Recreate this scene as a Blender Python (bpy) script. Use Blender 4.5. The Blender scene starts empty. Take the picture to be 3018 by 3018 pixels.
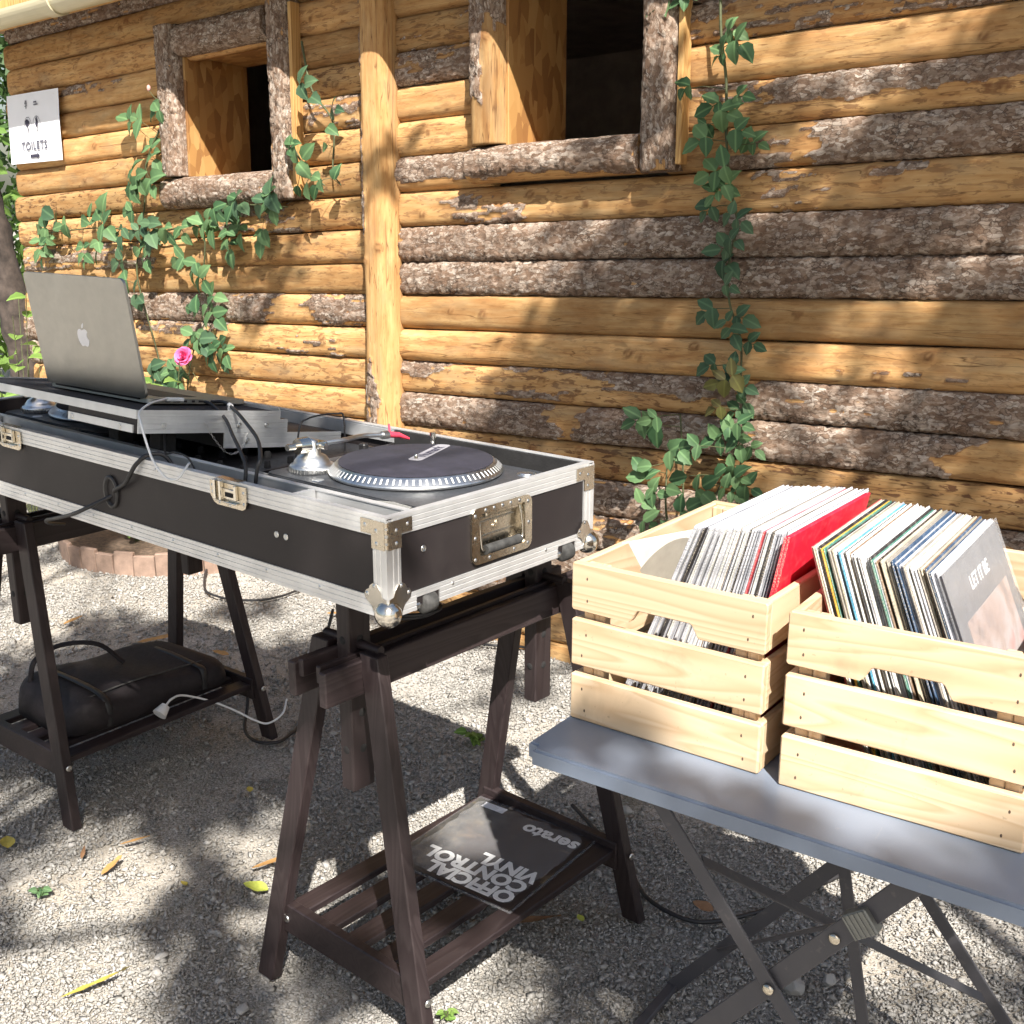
import bpy, bmesh, math, random
import numpy as np
from mathutils import Vector, Matrix, Euler

scene = bpy.context.scene
COL = scene.collection

# ------------------------------------------------------------------ camera
cam_data = bpy.data.cameras.new('camera')
cam_data.sensor_width = 36.0
cam_data.lens = 36.0 * 3330.8 / 3018.0
cam_data.clip_start = 0.02
cam_data.clip_end = 400.0
cam = bpy.data.objects.new('camera', cam_data)
COL.objects.link(cam)
cam.location = (0, 0, 1.4946)
cam.rotation_euler = (math.radians(90 - 14.97), math.radians(-0.17), 0)
scene.camera = cam

# ------------------------------------------------------------------ sky and sun
SUNK = Vector((0.193, -0.906, 1.0))          # from a shaded point towards the sun
sun_dir = SUNK.normalized()
elev = math.asin(sun_dir.z)
world = bpy.data.worlds.new('World')
scene.world = world
world.use_nodes = True
wn = world.node_tree.nodes
sky = wn.new('ShaderNodeTexSky')
sky.sky_type = 'NISHITA'
sky.sun_disc = False
sky.sun_elevation = elev
sky.sun_rotation = math.atan2(sun_dir.x, sun_dir.y)
sky.air_density = 1.2
sky.dust_density = 2.5
world.node_tree.links.new(sky.outputs[0], wn['Background'].inputs[0])
wn['Background'].inputs[1].default_value = 0.06
sl = bpy.data.lights.new('sun', 'SUN')
sl.energy = 5.0
sl.angle = math.radians(0.55)
sl.color = (1.0, 0.955, 0.885)
sun = bpy.data.objects.new('sun', sl)
COL.objects.link(sun)
sun.rotation_euler = (-sun_dir).to_track_quat('-Z', 'Y').to_euler()
sun.location = (2, -6, 9)
scene.view_settings.view_transform = 'Standard'
scene.view_settings.look = 'None'
scene.view_settings.exposure = 1.24
scene.cycles.use_adaptive_sampling = True
scene.cycles.adaptive_threshold = 0.035
scene.cycles.max_bounces = 6
scene.cycles.diffuse_bounces = 3
scene.cycles.glossy_bounces = 3
scene.cycles.transmission_bounces = 3
scene.cycles.transparent_max_bounces = 6
scene.cycles.caustics_reflective = False
scene.cycles.caustics_refractive = False
scene.view_settings.gamma = 1.0

# ------------------------------------------------------------------ mesh helpers
R = math.radians

def link(o, parent=None):
    COL.objects.link(o)
    if parent is not None:
        o.parent = parent
    return o

def tag(o, label, cat, group=None):
    o['label'] = label
    o['category'] = cat
    if group:
        o['group'] = group
    return o

def thing(name, label, cat, loc=(0, 0, 0), rz=0.0, group=None, mat=None):
    o = bpy.data.objects.new(name, None)
    o.empty_display_size = 0.05
    link(o)
    if mat is not None:
        o.matrix_world = mat
    else:
        o.location = loc
        o.rotation_euler = (0, 0, rz)
    return tag(o, label, cat, group)

def mesh_obj(name, me, mats, parent=None, loc=None, rot=None, scale=None, mat4=None):
    o = bpy.data.objects.new(name, me)
    if mats is not None:
        me.materials.clear()
        for m in (mats if isinstance(mats, (list, tuple)) else [mats]):
            me.materials.append(m)
    link(o, parent)
    if mat4 is not None:
        o.matrix_local = mat4
    else:
        if loc is not None: o.location = loc
        if rot is not None: o.rotation_euler = rot
        if scale is not None: o.scale = scale
    return o

def inst(src, parent, loc=None, rot=None, scale=None, mat4=None, name=None):
    o = bpy.data.objects.new(name or src.name.split('.')[0], src.data)
    link(o, parent)
    if mat4 is not None:
        o.matrix_local = mat4
    else:
        if loc is not None: o.location = loc
        if rot is not None: o.rotation_euler = rot
        if scale is not None: o.scale = scale
    return o

class MB:
    """collects shapes of one part into one mesh"""
    def __init__(self):
        self.v = []; self.f = []; self.m = []; self.sm = []
    def add(self, vs, fs, mi=0, smooth=False):
        b = len(self.v)
        self.v += [tuple(p) for p in vs]
        for f in fs:
            self.f.append(tuple(i + b for i in f)); self.m.append(mi); self.sm.append(smooth)
        return self
    def box(self, x0, x1, y0, y1, z0, z1, bev=0.0, mi=0, M=None, jit=0.0, rnd=None):
        bm = bmesh.new()
        bmesh.ops.create_cube(bm, size=1.0)
        for v in bm.verts:
            v.co = Vector(((x0 + x1) / 2 + v.co.x * (x1 - x0), (y0 + y1) / 2 + v.co.y * (y1 - y0), (z0 + z1) / 2 + v.co.z * (z1 - z0)))
            if jit and rnd: v.co += Vector((rnd.uniform(-jit, jit), rnd.uniform(-jit, jit), rnd.uniform(-jit, jit)))
        if bev > 0:
            bmesh.ops.bevel(bm, geom=bm.edges[:], offset=bev, segments=2 if bev > 0.003 else 1, affect='EDGES', profile=0.5)
        self.bm(bm, mi, M)
        return self
    def bm(self, bm, mi=0, M=None, smooth=False):
        bm.verts.index_update()
        vs = [(M @ v.co) if M is not None else v.co.copy() for v in bm.verts]
        fs = [[v.index for v in f.verts] for f in bm.faces]
        self.add(vs, fs, mi, smooth)
        bm.free()
    def tube(self, pts, r, n=8, mi=0, cap=True, radii=None, flat=None):
        pts = [Vector(p) for p in pts]
        rings = []
        up = None
        for i, p in enumerate(pts):
            if i == 0: t = pts[1] - pts[0]
            elif i == len(pts) - 1: t = pts[-1] - pts[-2]
            else: t = (pts[i + 1] - pts[i - 1])
            t.normalize()
            if up is None:
                up = Vector((0, 0, 1)) if abs(t.z) < 0.9 else Vector((1, 0, 0))
            s = t.cross(up)
            if s.length < 1e-6: s = t.cross(Vector((0, 1, 0)))
            s.normalize(); up = s.cross(t).normalized()
            rr = radii[i] if radii else r
            ring = []
            for k in range(n):
                a = 2 * math.pi * k / n
                ring.append(p + (s * math.cos(a) + up * math.sin(a) * (flat or 1.0)) * rr)
            rings.append(ring)
        vs = [q for ring in rings for q in ring]
        fs = []
        for i in range(len(rings) - 1):
            for k in range(n):
                fs.append((i * n + k, i * n + (k + 1) % n, (i + 1) * n + (k + 1) % n, (i + 1) * n + k))
        self.add(vs, fs, mi, True)
        if cap:
            self.add(rings[0], [tuple(range(n - 1, -1, -1))], mi)
            self.add(rings[-1], [tuple(range(n))], mi)
        return self
    def cyl(self, p0, p1, r, n=16, mi=0, r2=None):
        return self.tube([p0, p1], r, n, mi, True, [r, r2 if r2 is not None else r])
    def lathe(self, prof, n=48, c=(0, 0, 0), mi=0, smooth=True):
        vs = []; fs = []
        m = len(prof)
        for k in range(n):
            a = 2 * math.pi * k / n
            for (r, z) in prof:
                vs.append((c[0] + r * math.cos(a), c[1] + r * math.sin(a), c[2] + z))
        for k in range(n):
            k2 = (k + 1) % n
            for j in range(m - 1):
                fs.append((k * m + j, k2 * m + j, k2 * m + j + 1, k * m + j + 1))
        return self.add(vs, fs, mi, smooth)
    def prism(self, poly, ax, d0, d1, mi=0):
        """extrude a 2-D polygon along axis ax from d0 to d1"""
        def P(u, w, d):
            return {'x': (d, u, w), 'y': (u, d, w), 'z': (u, w, d)}[ax]
        n = len(poly)
        vs = [P(u, w, d0) for u, w in poly] + [P(u, w, d1) for u, w in poly]
        fs = [tuple(range(n))[::-1], tuple(range(n, 2 * n))]
        for i in range(n):
            fs.append((i, (i + 1) % n, n + (i + 1) % n, n + i))
        return self.add(vs, fs, mi)
    def sphere(self, c, r, n=16, m=10, mi=0, sc=(1, 1, 1)):
        vs = []; fs = []
        for j in range(m + 1):
            th = math.pi * j / m
            for k in range(n):
                a = 2 * math.pi * k / n
                vs.append((c[0] + r * sc[0] * math.sin(th) * math.cos(a), c[1] + r * sc[1] * math.sin(th) * math.sin(a), c[2] + r * sc[2] * math.cos(th)))
        for j in range(m):
            for k in range(n):
                fs.append((j * n + k, (j + 1) * n + k, (j + 1) * n + (k + 1) % n, j * n + (k + 1) % n))
        return self.add(vs, fs, mi, True)
    def mesh(self, name='mesh'):
        me = bpy.data.meshes.new(name)
        me.from_pydata(self.v, [], self.f)
        me.polygons.foreach_set('material_index', self.m)
        me.polygons.foreach_set('use_smooth', self.sm)
        me.update()
        bm = bmesh.new(); bm.from_mesh(me)
        bmesh.ops.recalc_face_normals(bm, faces=bm.faces[:])
        bm.to_mesh(me); bm.free()
        return me
    def build(self, name, mats, parent=None, **k):
        return mesh_obj(name, self.mesh(name), mats, parent, **k)

def smooth_path(pts, n=8):
    """Catmull-Rom through points"""
    P = [Vector(p) for p in pts]
    P = [P[0] * 2 - P[1]] + P + [P[-1] * 2 - P[-2]]
    out = []
    for i in range(1, len(P) - 2):
        for k in range(n):
            t = k / n
            a, b, c, d = P[i - 1], P[i], P[i + 1], P[i + 2]
            out.append(0.5 * ((2 * b) + (c - a) * t + (2 * a - 5 * b + 4 * c - d) * t * t + (3 * b - a - 3 * c + d) * t ** 3))
    out.append(P[-2])
    return out

def text_mesh(txt, size, off=0.0, align='CENTER', depth=0.0, spacing=1.0):
    cu = bpy.data.curves.new('lettering', 'FONT')
    cu.body = txt; cu.size = size; cu.align_x = align; cu.align_y = 'CENTER'
    cu.offset = off; cu.extrude = depth; cu.space_character = spacing; cu.resolution_u = 3
    o = bpy.data.objects.new('lettering', cu)
    COL.objects.link(o)
    dg = bpy.context.evaluated_depsgraph_get()
    me = bpy.data.meshes.new_from_object(o.evaluated_get(dg))
    bpy.data.objects.remove(o)
    bpy.data.curves.remove(cu)
    return me

# numpy noise -------------------------------------------------------
def _h(ix, iy, seed):
    n = (ix.astype(np.int64) * 374761393 + iy.astype(np.int64) * 668265263 + int(seed) * 2246822519) & 0x7fffffff
    n = ((n ^ (n >> 13)) * 1274126177) & 0x7fffffff
    n = (n ^ (n >> 16)) & 0xffffff
    return n / float(0xffffff)
def vnoise(x, y, seed=0):
    x = np.asarray(x, float); y = np.asarray(y, float)
    ix = np.floor(x); iy = np.floor(y); fx = x - ix; fy = y - iy
    fx = fx * fx * (3 - 2 * fx); fy = fy * fy * (3 - 2 * fy)
    a = _h(ix, iy, seed); b = _h(ix + 1, iy, seed); c = _h(ix, iy + 1, seed); d = _h(ix + 1, iy + 1, seed)
    return (a * (1 - fx) + b * fx) * (1 - fy) + (c * (1 - fx) + d * fx) * fy
def fbm(x, y, seed=0, oct=4):
    s = 0; a = 0.5; t = 0
    for i in range(oct):
        s = s + a * vnoise(x * 2 ** i, y * 2 ** i, seed + 17 * i); t += a; a *= 0.5
    return s / t
def worley(x, y, seed=0):
    ix = np.floor(x); iy = np.floor(y)
    f1 = np.full(x.shape, 9.0); f2 = np.full(x.shape, 9.0); idv = np.zeros(x.shape)
    for dx in (-1, 0, 1):
        for dy in (-1, 0, 1):
            cx = ix + dx; cy = iy + dy
            px = cx + _h(cx, cy, seed); py = cy + _h(cx, cy, seed + 101)
            d = np.sqrt((px - x) ** 2 + (py - y) ** 2)
            r = _h(cx, cy, seed + 202)
            nearer = d < f1
            f2 = np.where(nearer, f1, np.minimum(f2, d))
            idv = np.where(nearer, r, idv)
            f1 = np.where(nearer, d, f1)
    return f1, f2, idv
def sstep(a, b, x):
    t = np.clip((x - a) / (b - a), 0, 1)
    return t * t * (3 - 2 * t)

# ------------------------------------------------------------------ materials
class NT:
    def __init__(self, name):
        self.mat = bpy.data.materials.new(name)
        self.mat.use_nodes = True
        self.t = self.mat.node_tree
        self.b = self.t.nodes['Principled BSDF']
    def n(self, typ, **k):
        nd = self.t.nodes.new(typ)
        for a, v in k.items():
            if hasattr(nd, a): setattr(nd, a, v)
        return nd
    def l(self, a, b): self.t.links.new(a, b)
    def coords(self, kind='Object', scale=(1, 1, 1), loc=(0, 0, 0)):
        tc = self.n('ShaderNodeTexCoord'); mp = self.n('ShaderNodeMapping')
        mp.inputs['Scale'].default_value = scale; mp.inputs['Location'].default_value = loc
        self.l(tc.outputs[kind], mp.inputs[0]); return mp.outputs[0]
    def noise(self, co, scale, detail=4, rough=0.55, dist=0.0):
        nd = self.n('ShaderNodeTexNoise')
        nd.inputs['Scale'].default_value = scale; nd.inputs['Detail'].default_value = detail
        nd.inputs['Roughness'].default_value = rough; nd.inputs['Distortion'].default_value = dist
        if co is not None: self.l(co, nd.inputs['Vector'])
        return nd.outputs['Fac']
    def voro(self, co, scale, feature='F1', out='Distance', rnd=1.0):
        nd = self.n('ShaderNodeTexVoronoi'); nd.feature = feature
        nd.inputs['Scale'].default_value = scale; nd.inputs['Randomness'].default_value = rnd
        if co is not None: self.l(co, nd.inputs['Vector'])
        return nd.outputs[out]
    def ramp(self, fac, stops, interp='LINEAR'):
        nd = self.n('ShaderNodeValToRGB'); cr = nd.color_ramp; cr.interpolation = interp
        while len(cr.elements) < len(stops): cr.elements.new(0.5)
        for e, (p, c) in zip(cr.elements, stops):
            e.position = p; e.color = (*c, 1) if len(c) == 3 else c
        self.l(fac, nd.inputs[0]); return nd.outputs[0]
    def mix(self, fac, a, b, blend='MIX'):
        nd = self.n('ShaderNodeMix'); nd.data_type = 'RGBA'; nd.blend_type = blend
        for s, v in ((nd.inputs[0], fac), (nd.inputs[6], a), (nd.inputs[7], b)):
            if isinstance(v, (int, float)): s.default_value = v
            elif isinstance(v, tuple): s.default_value = (*v, 1) if len(v) == 3 else v
            else: self.l(v, s)
        return nd.outputs[2]
    def math(self, op, a, b=None, c=None):
        nd = self.n('ShaderNodeMath'); nd.operation = op
        for i, v in enumerate((a, b, c)):
            if v is None: continue
            if isinstance(v, (int, float)): nd.inputs[i].default_value = v
            else: self.l(v, nd.inputs[i])
        return nd.outputs[0]
    def bump(self, h, strength=0.5, dist=0.002, normal=None):
        nd = self.n('ShaderNodeBump'); nd.inputs['Strength'].default_value = strength; nd.inputs['Distance'].default_value = dist
        self.l(h, nd.inputs['Height'])
        if normal is not None: self.l(normal, nd.inputs['Normal'])
        return nd.outputs[0]
    def attr(self, name, kind='GEOMETRY', out='Fac'):
        nd = self.n('ShaderNodeAttribute'); nd.attribute_type = kind; nd.attribute_name = name
        return nd.outputs[out]
    def objrand(self):
        return self.n('ShaderNodeObjectInfo').outputs['Random']
    def set(self, col=None, rough=None, metal=None, normal=None, **k):
        b = self.b
        for key, v in (('Base Color', col), ('Roughness', rough), ('Metallic', metal), ('Normal', normal)):
            if v is None: continue
            s = b.inputs[key]
            if isinstance(v, (int, float)): s.default_value = v
            elif isinstance(v, tuple): s.default_value = (*v, 1)
            else: self.l(v, s)
        for key, v in k.items():
            b.inputs[key.replace('_', ' ')].default_value = v
        return self.mat

def plain(name, col, rough=0.5, metal=0.0, var=0.12, scale=30.0, bump=0.0, bscale=200.0, **k):
    """one paint or plastic with a little cloudy variation, dust and fine relief"""
    N = NT(name)
    co = N.coords()
    nz = N.noise(co, scale, 5, 0.6)
    dark = tuple(c * (1 - var) for c in col); light = tuple(min(1, c * (1 + var)) for c in col)
    c = N.ramp(nz, [(0.3, dark), (0.7, light)])
    rg = N.math('MULTIPLY_ADD', N.noise(co, scale * 2.3, 3), 0.25, max(0.02, rough - 0.12))
    nm = None
    if bump > 0:
        nm = N.bump(N.noise(co, bscale, 3), bump, 0.001)
    return N.set(c, rg, metal, nm, **k)

def worn(name, col, rough, dust, amount=0.5, streak=(3, 3, 40)):
    """painted or laminated face with dust, fine scratches and rubbed spots"""
    N = NT(name)
    co = N.coords()
    a = N.noise(co, 7, 6, 0.65, 0.4)
    sp = N.ramp(N.noise(co, 420, 2, 0.5), [(0.66, (0, 0, 0)), (0.74, (1, 1, 1))])
    scr = N.ramp(N.noise(N.coords('Object', streak), 9, 3, 0.6, 1.2), [(0.66, (0, 0, 0)), (0.70, (1, 1, 1))])
    cloud = N.ramp(a, [(0.42, (0, 0, 0)), (0.75, (1, 1, 1))])
    f = N.math('ADD', N.math('MULTIPLY', cloud, amount * 0.35), N.math('MULTIPLY', N.math('MAXIMUM', sp, scr), amount * 0.5))
    c = N.mix(f, col, dust)
    rg = N.math('MULTIPLY_ADD', a, 0.3, rough - 0.12)
    return N.set(c, rg, 0.0, N.bump(N.noise(co, 600, 2), 0.08, 0.001), Specular_IOR_Level=0.35)

def mat_log():
    N = NT('split_log_wood')
    co = N.coords('Object')
    rnd = N.objrand()
    off = N.n('ShaderNodeVectorMath'); off.operation = 'ADD'
    cmb = N.n('ShaderNodeCombineXYZ'); N.l(N.math('MULTIPLY', rnd, 37.0), cmb.inputs[0]); N.l(N.math('MULTIPLY', rnd, 11.0), cmb.inputs[1])
    N.l(co, off.inputs[0]); N.l(cmb.outputs[0], off.inputs[1])
    v = off.outputs[0]
    def sc(x, y, z):
        m = N.n('ShaderNodeMapping'); m.inputs['Scale'].default_value = (x, y, z); N.l(v, m.inputs[0]); return m.outputs[0]
    lon = sc(3.0, 30, 30)      # long streaks along the log
    grain = N.noise(lon, 1.6, 4, 0.62, 0.4)
    fine = N.noise(sc(10, 160, 160), 1.0, 4, 0.6)
    bare = N.ramp(grain, [(0.22, (0.26, 0.12, 0.045)), (0.42, (0.47, 0.27, 0.105)), (0.62, (0.57, 0.37, 0.165)), (0.85, (0.65, 0.47, 0.25))])
    bare = N.mix(N.math('MULTIPLY', fine, 0.5), bare, (0.36, 0.17, 0.055))
    blot = N.ramp(N.noise(sc(5, 9, 9), 1.0, 4, 0.6, 0.5), [(0.46, (0, 0, 0)), (0.62, (1, 1, 1))])
    bare = N.mix(N.math('MULTIPLY', blot, 0.4), bare, (0.29, 0.13, 0.045))
    tear = N.ramp(N.noise(sc(22, 130, 130), 1.0, 3, 0.55, 0.3), [(0.60, (0, 0, 0)), (0.68, (1, 1, 1))])
    bare = N.mix(N.math('MULTIPLY', tear, N.math('MULTIPLY_ADD', N.math('FRACT', N.math('MULTIPLY', rnd, 57.3)), 0.6, 0.1)), bare, (0.20, 0.09, 0.034))
    # leftover inner bark flecks
    fl = N.noise(sc(9, 34, 34), 2.0, 3, 0.62, 0.6)
    fleck = N.ramp(fl, [(0.53, (0, 0, 0)), (0.60, (1, 1, 1))])
    amt = N.math('MULTIPLY', N.attr('fleck'), N.math('MULTIPLY_ADD', N.math('FRACT', N.math('MULTIPLY', rnd, 91.7)), 1.1, 0.15))
    bare = N.mix(N.math('MULTIPLY', fleck, amt), bare, (0.17, 0.082, 0.038))
    # grey weathering patches
    wz = N.ramp(N.noise(sc(4, 14, 14), 1.3, 4), [(0.52, (0, 0, 0)), (0.72, (1, 1, 1))])
    bare = N.mix(N.math('MULTIPLY', wz, 0.5), bare, (0.30, 0.22, 0.125))
    tone = N.math('MULTIPLY_ADD', rnd, 0.5, 0.75)
    hs = N.n('ShaderNodeHueSaturation'); N.l(bare, hs.inputs['Color']); N.l(tone, hs.inputs['Value']); hs.inputs['Saturation'].default_value = 0.98
    bare = hs.outputs[0]
    # long drying cracks
    ck = N.ramp(N.math('ABSOLUTE', N.math('SUBTRACT', N.noise(sc(1.1, 26, 26), 1.0, 2, 0.5, 0.1), 0.5)), [(0.0, (1, 1, 1)), (0.006, (0, 0, 0))])
    bare = N.mix(N.math('MULTIPLY', ck, 0.75), bare, (0.09, 0.04, 0.018))
    # knots
    kn = N.attr('knot')
    bare = N.mix(N.math('MULTIPLY', kn, 0.85), bare, (0.16, 0.07, 0.03))
    # bark
    bco = sc(42, 105, 105)
    bd = N.n('ShaderNodeVectorMath'); bd.operation = 'ADD'
    nzv = N.n('ShaderNodeTexNoise'); nzv.inputs['Scale'].default_value = 34; nzv.inputs['Detail'].default_value = 3; N.l(v, nzv.inputs['Vector'])
    nsc = N.n('ShaderNodeVectorMath'); nsc.operation = 'SCALE'; nsc.inputs['Scale'].default_value = 2.6; N.l(nzv.outputs['Color'], nsc.inputs[0])
    N.l(bco, bd.inputs[0]); N.l(nsc.outputs[0], bd.inputs[1])
    cell = N.voro(bd.outputs[0], 1.0, 'F1', 'Color')
    edge = N.voro(bd.outputs[0], 1.0, 'DISTANCE_TO_EDGE', 'Distance')
    sep = N.n('ShaderNodeSeparateColor'); N.l(cell, sep.inputs[0])
    barkc = N.ramp(sep.outputs[0], [(0.0, (0.17, 0.11, 0.075)), (0.28, (0.26, 0.185, 0.135)), (0.5, (0.345, 0.265, 0.205)), (0.75, (0.40, 0.325, 0.26)), (1.0, (0.48, 0.41, 0.345))])
    barkn = N.noise(sc(40, 90, 90), 1.0, 3, 0.68)
    barkc = N.mix(N.ramp(barkn, [(0.36, (0.7, 0.7, 0.7)), (0.52, (0, 0, 0))]), barkc, (0.115, 0.072, 0.05))
    crack = N.ramp(edge, [(0.02, (1, 1, 1)), (0.12, (0, 0, 0))])
    barkc = N.mix(N.math('MULTIPLY', crack, N.math('MULTIPLY', N.ramp(N.noise(sc(12, 22, 22), 1.0, 3), [(.38, (0, 0, 0)), (.6, (1, 1, 1))]), 0.8)), barkc, (0.05, 0.032, 0.024))
    big = N.ramp(N.noise(sc(6, 12, 12), 1.0, 3), [(0.4, (0.0, 0.0, 0.0)), (0.65, (1, 1, 1))])
    barkc = N.mix(N.math('MULTIPLY', big, 0.4), barkc, (0.21, 0.125, 0.08))
    chip = N.attr('chip')
    barkc = N.mix(N.math('MULTIPLY', chip, 0.3), barkc, (0.05, 0.032, 0.024))
    mask = N.attr('bark')
    mk = N.math('ADD', mask, N.math('MULTIPLY', N.math('SUBTRACT', N.noise(sc(40, 110, 110), 1.0, 2), 0.5), 0.9))
    mk = N.ramp(mk, [(0.44, (0, 0, 0)), (0.54, (1, 1, 1))])
    col = N.mix(mk, bare, barkc)
    # rim of darker inner bark where the bark stops
    rim = N.ramp(N.math('ADD', mask, N.math('MULTIPLY', N.math('SUBTRACT', N.noise(sc(30, 80, 80), 1.0, 2), 0.5), 0.9)), [(0.25, (0, 0, 0)), (0.4, (1, 1, 1)), (0.55, (0, 0, 0))])
    col = N.mix(N.math('MULTIPLY', rim, 0.6), col, (0.20, 0.085, 0.036))
    hb = N.math('MULTIPLY', N.math('ADD', N.math('MULTIPLY', sep.outputs[0], 0.55), barkn), mask)
    hgt = N.math('ADD', N.math('MULTIPLY', hb, 0.9), N.math('ADD', N.math('MULTIPLY', grain, 0.25), N.math('MULTIPLY', fine, 0.08)))
    nm = N.bump(hgt, 0.8, 0.005)
    return N.set(col, 0.88, 0.0, nm, Specular_IOR_Level=0.12)

def mat_wood(name, c0, c1, c2, rough=0.55, axis='x', scale=1.0, bump=0.15, knots=0.0):
    N = NT(name)
    rnd = N.objrand()
    co = N.coords('Object')
    cmb = N.n('ShaderNodeCombineXYZ'); 
    for i, k in enumerate((7.0, 13.0, 29.0)): N.l(N.math('MULTIPLY', rnd, k), cmb.inputs[i])
    add = N.n('ShaderNodeVectorMath'); add.operation = 'ADD'; N.l(co, add.inputs[0]); N.l(cmb.outputs[0], add.inputs[1])
    mp = N.n('ShaderNodeMapping')
    s = {'x': (1.2, 14, 14), 'y': (14, 1.2, 14), 'z': (14, 14, 1.2)}[axis]
    mp.inputs['Scale'].default_value = tuple(q * scale for q in s); N.l(add.outputs[0], mp.inputs[0])
    warp = N.noise(mp.outputs[0], 0.9, 2, 0.4, 0.2)
    rings = N.math('FRACT', N.math('MULTIPLY', warp, 17.0))
    rc = N.ramp(rings, [(0.0, c0), (0.35, c1), (0.8, c2), (1.0, c0)])
    mp2 = N.n('ShaderNodeMapping'); mp2.inputs['Scale'].default_value = tuple(q * scale * 7 for q in s); N.l(add.outputs[0], mp2.inputs[0])
    fine = N.noise(mp2.outputs[0], 1.5, 4, 0.6)
    c = N.mix(N.math('MULTIPLY', fine, 0.4), rc, c0)
    if knots > 0:
        kv = N.voro(add.outputs[0], 5.0, 'F1', 'Distance')
        k = N.ramp(kv, [(0.04, (1, 1, 1)), (0.075, (0, 0, 0))])
        c = N.mix(N.math('MULTIPLY', k, knots), c, tuple(q * 0.35 for q in c0))
    hs = N.n('ShaderNodeHueSaturation'); N.l(c, hs.inputs['Color']); N.l(N.math('MULTIPLY_ADD', rnd, 0.26, 0.87), hs.inputs['Value'])
    st = N.ramp(N.noise(add.outputs[0], 9.0, 4, 0.62, 0.8), [(0.56, (0, 0, 0)), (0.72, (1, 1, 1))])
    sp = N.ramp(N.noise(add.outputs[0], 130.0, 2, 0.5), [(0.70, (0, 0, 0)), (0.76, (1, 1, 1))])
    hc = N.mix(N.math('ADD', N.math('MULTIPLY', st, 0.28), N.math('MULTIPLY', sp, 0.35)), hs.outputs[0], tuple(q * 0.5 for q in c0))
    nm = N.bump(N.math('ADD', fine, N.math('MULTIPLY', rings, 0.2)), bump, 0.001)
    return N.set(hc, rough, 0.0, nm, Specular_IOR_Level=0.35)

def mat_alu():
    N = NT('brushed_aluminium')
    co = N.coords('Object', (2.0, 2.0, 260.0))
    nz = N.noise(co, 1.0, 4, 0.6)
    sm = N.noise(N.coords('Object'), 25, 4)
    c = N.ramp(sm, [(0.3, (0.68, 0.68, 0.675)), (0.7, (0.78, 0.78, 0.775))])
    rg = N.math('MULTIPLY_ADD', nz, 0.2, 0.36)
    return N.set(c, rg, 0.7, N.bump(nz, 0.08, 0.0005))

def mat_gravel_ground():
    N = NT('gravel_ground')
    co = N.coords('Object')
    cell = N.n('ShaderNodeTexVoronoi'); cell.inputs['Scale'].default_value = 230; N.l(co, cell.inputs['Vector'])
    sep = N.n('ShaderNodeSeparateColor'); N.l(cell.outputs['Color'], sep.inputs[0])
    c = N.ramp(sep.outputs[0], [(0.0, (0.21, 0.197, 0.175)), (0.35, (0.34, 0.32, 0.29)), (0.7, (0.43, 0.41, 0.375)), (1.0, (0.53, 0.505, 0.47))])
    big = N.noise(co, 1.6, 5, 0.6)
    c = N.mix(N.ramp(big, [(0.4, (0, 0, 0)), (0.7, (0.6, 0.6, 0.6))]), c, (0.36, 0.30, 0.225))
    h = N.math('SUBTRACT', 1.0, cell.outputs['Distance'])
    nm = N.bump(h, 0.7, 0.003)
    return N.set(c, 0.9, 0.0, nm, Specular_IOR_Level=0.2)

def mat_stone():
    N = NT('gravel_stone')
    a = N.attr('tone')
    co = N.coords('Object')
    nz = N.noise(co, 240, 3)
    c = N.ramp(a, [(0.0, (0.20, 0.192, 0.175)), (0.3, (0.305, 0.29, 0.265)), (0.6, (0.40, 0.38, 0.35)), (0.85, (0.49, 0.465, 0.435)), (1.0, (0.62, 0.60, 0.57))])
    c = N.mix(N.math('MULTIPLY', nz, 0.35), c, (0.30, 0.28, 0.25))
    return N.set(c, 0.85, 0.0, None, Specular_IOR_Level=0.25)

def mat_leaf(name, c_dark, c_light, trans=0.25):
    N = NT(name)
    rnd = N.objrand()
    co = N.coords('Object')
    vein = N.noise(co, 60, 3)
    c = N.mix(rnd, c_dark, c_light)
    c = N.mix(N.math('MULTIPLY', vein, 0.35), c, tuple(q * 0.55 for q in c_dark))
    # paler midrib
    sx = N.n('ShaderNodeSeparateXYZ'); N.l(co, sx.inputs[0])
    mid = N.ramp(N.math('ABSOLUTE', sx.outputs[0]), [(0.0, (1, 1, 1)), (0.0016, (0, 0, 0))])
    c = N.mix(N.math('MULTIPLY', mid, 0.3), c, tuple(min(1, q * 2.2) for q in c_light))
    N.set(c, 0.55, 0.0, N.bump(vein, 0.2, 0.001), Specular_IOR_Level=0.28)
    tr = N.n('ShaderNodeBsdfTranslucent'); N.l(c, tr.inputs[0])
    mx = N.n('ShaderNodeMixShader'); mx.inputs[0].default_value = trans
    N.l(N.b.outputs[0], mx.inputs[1]); N.l(tr.outputs[0], mx.inputs[2])
    N.l(mx.outputs[0], N.t.nodes['Material Output'].inputs[0])
    return N.mat

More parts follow.
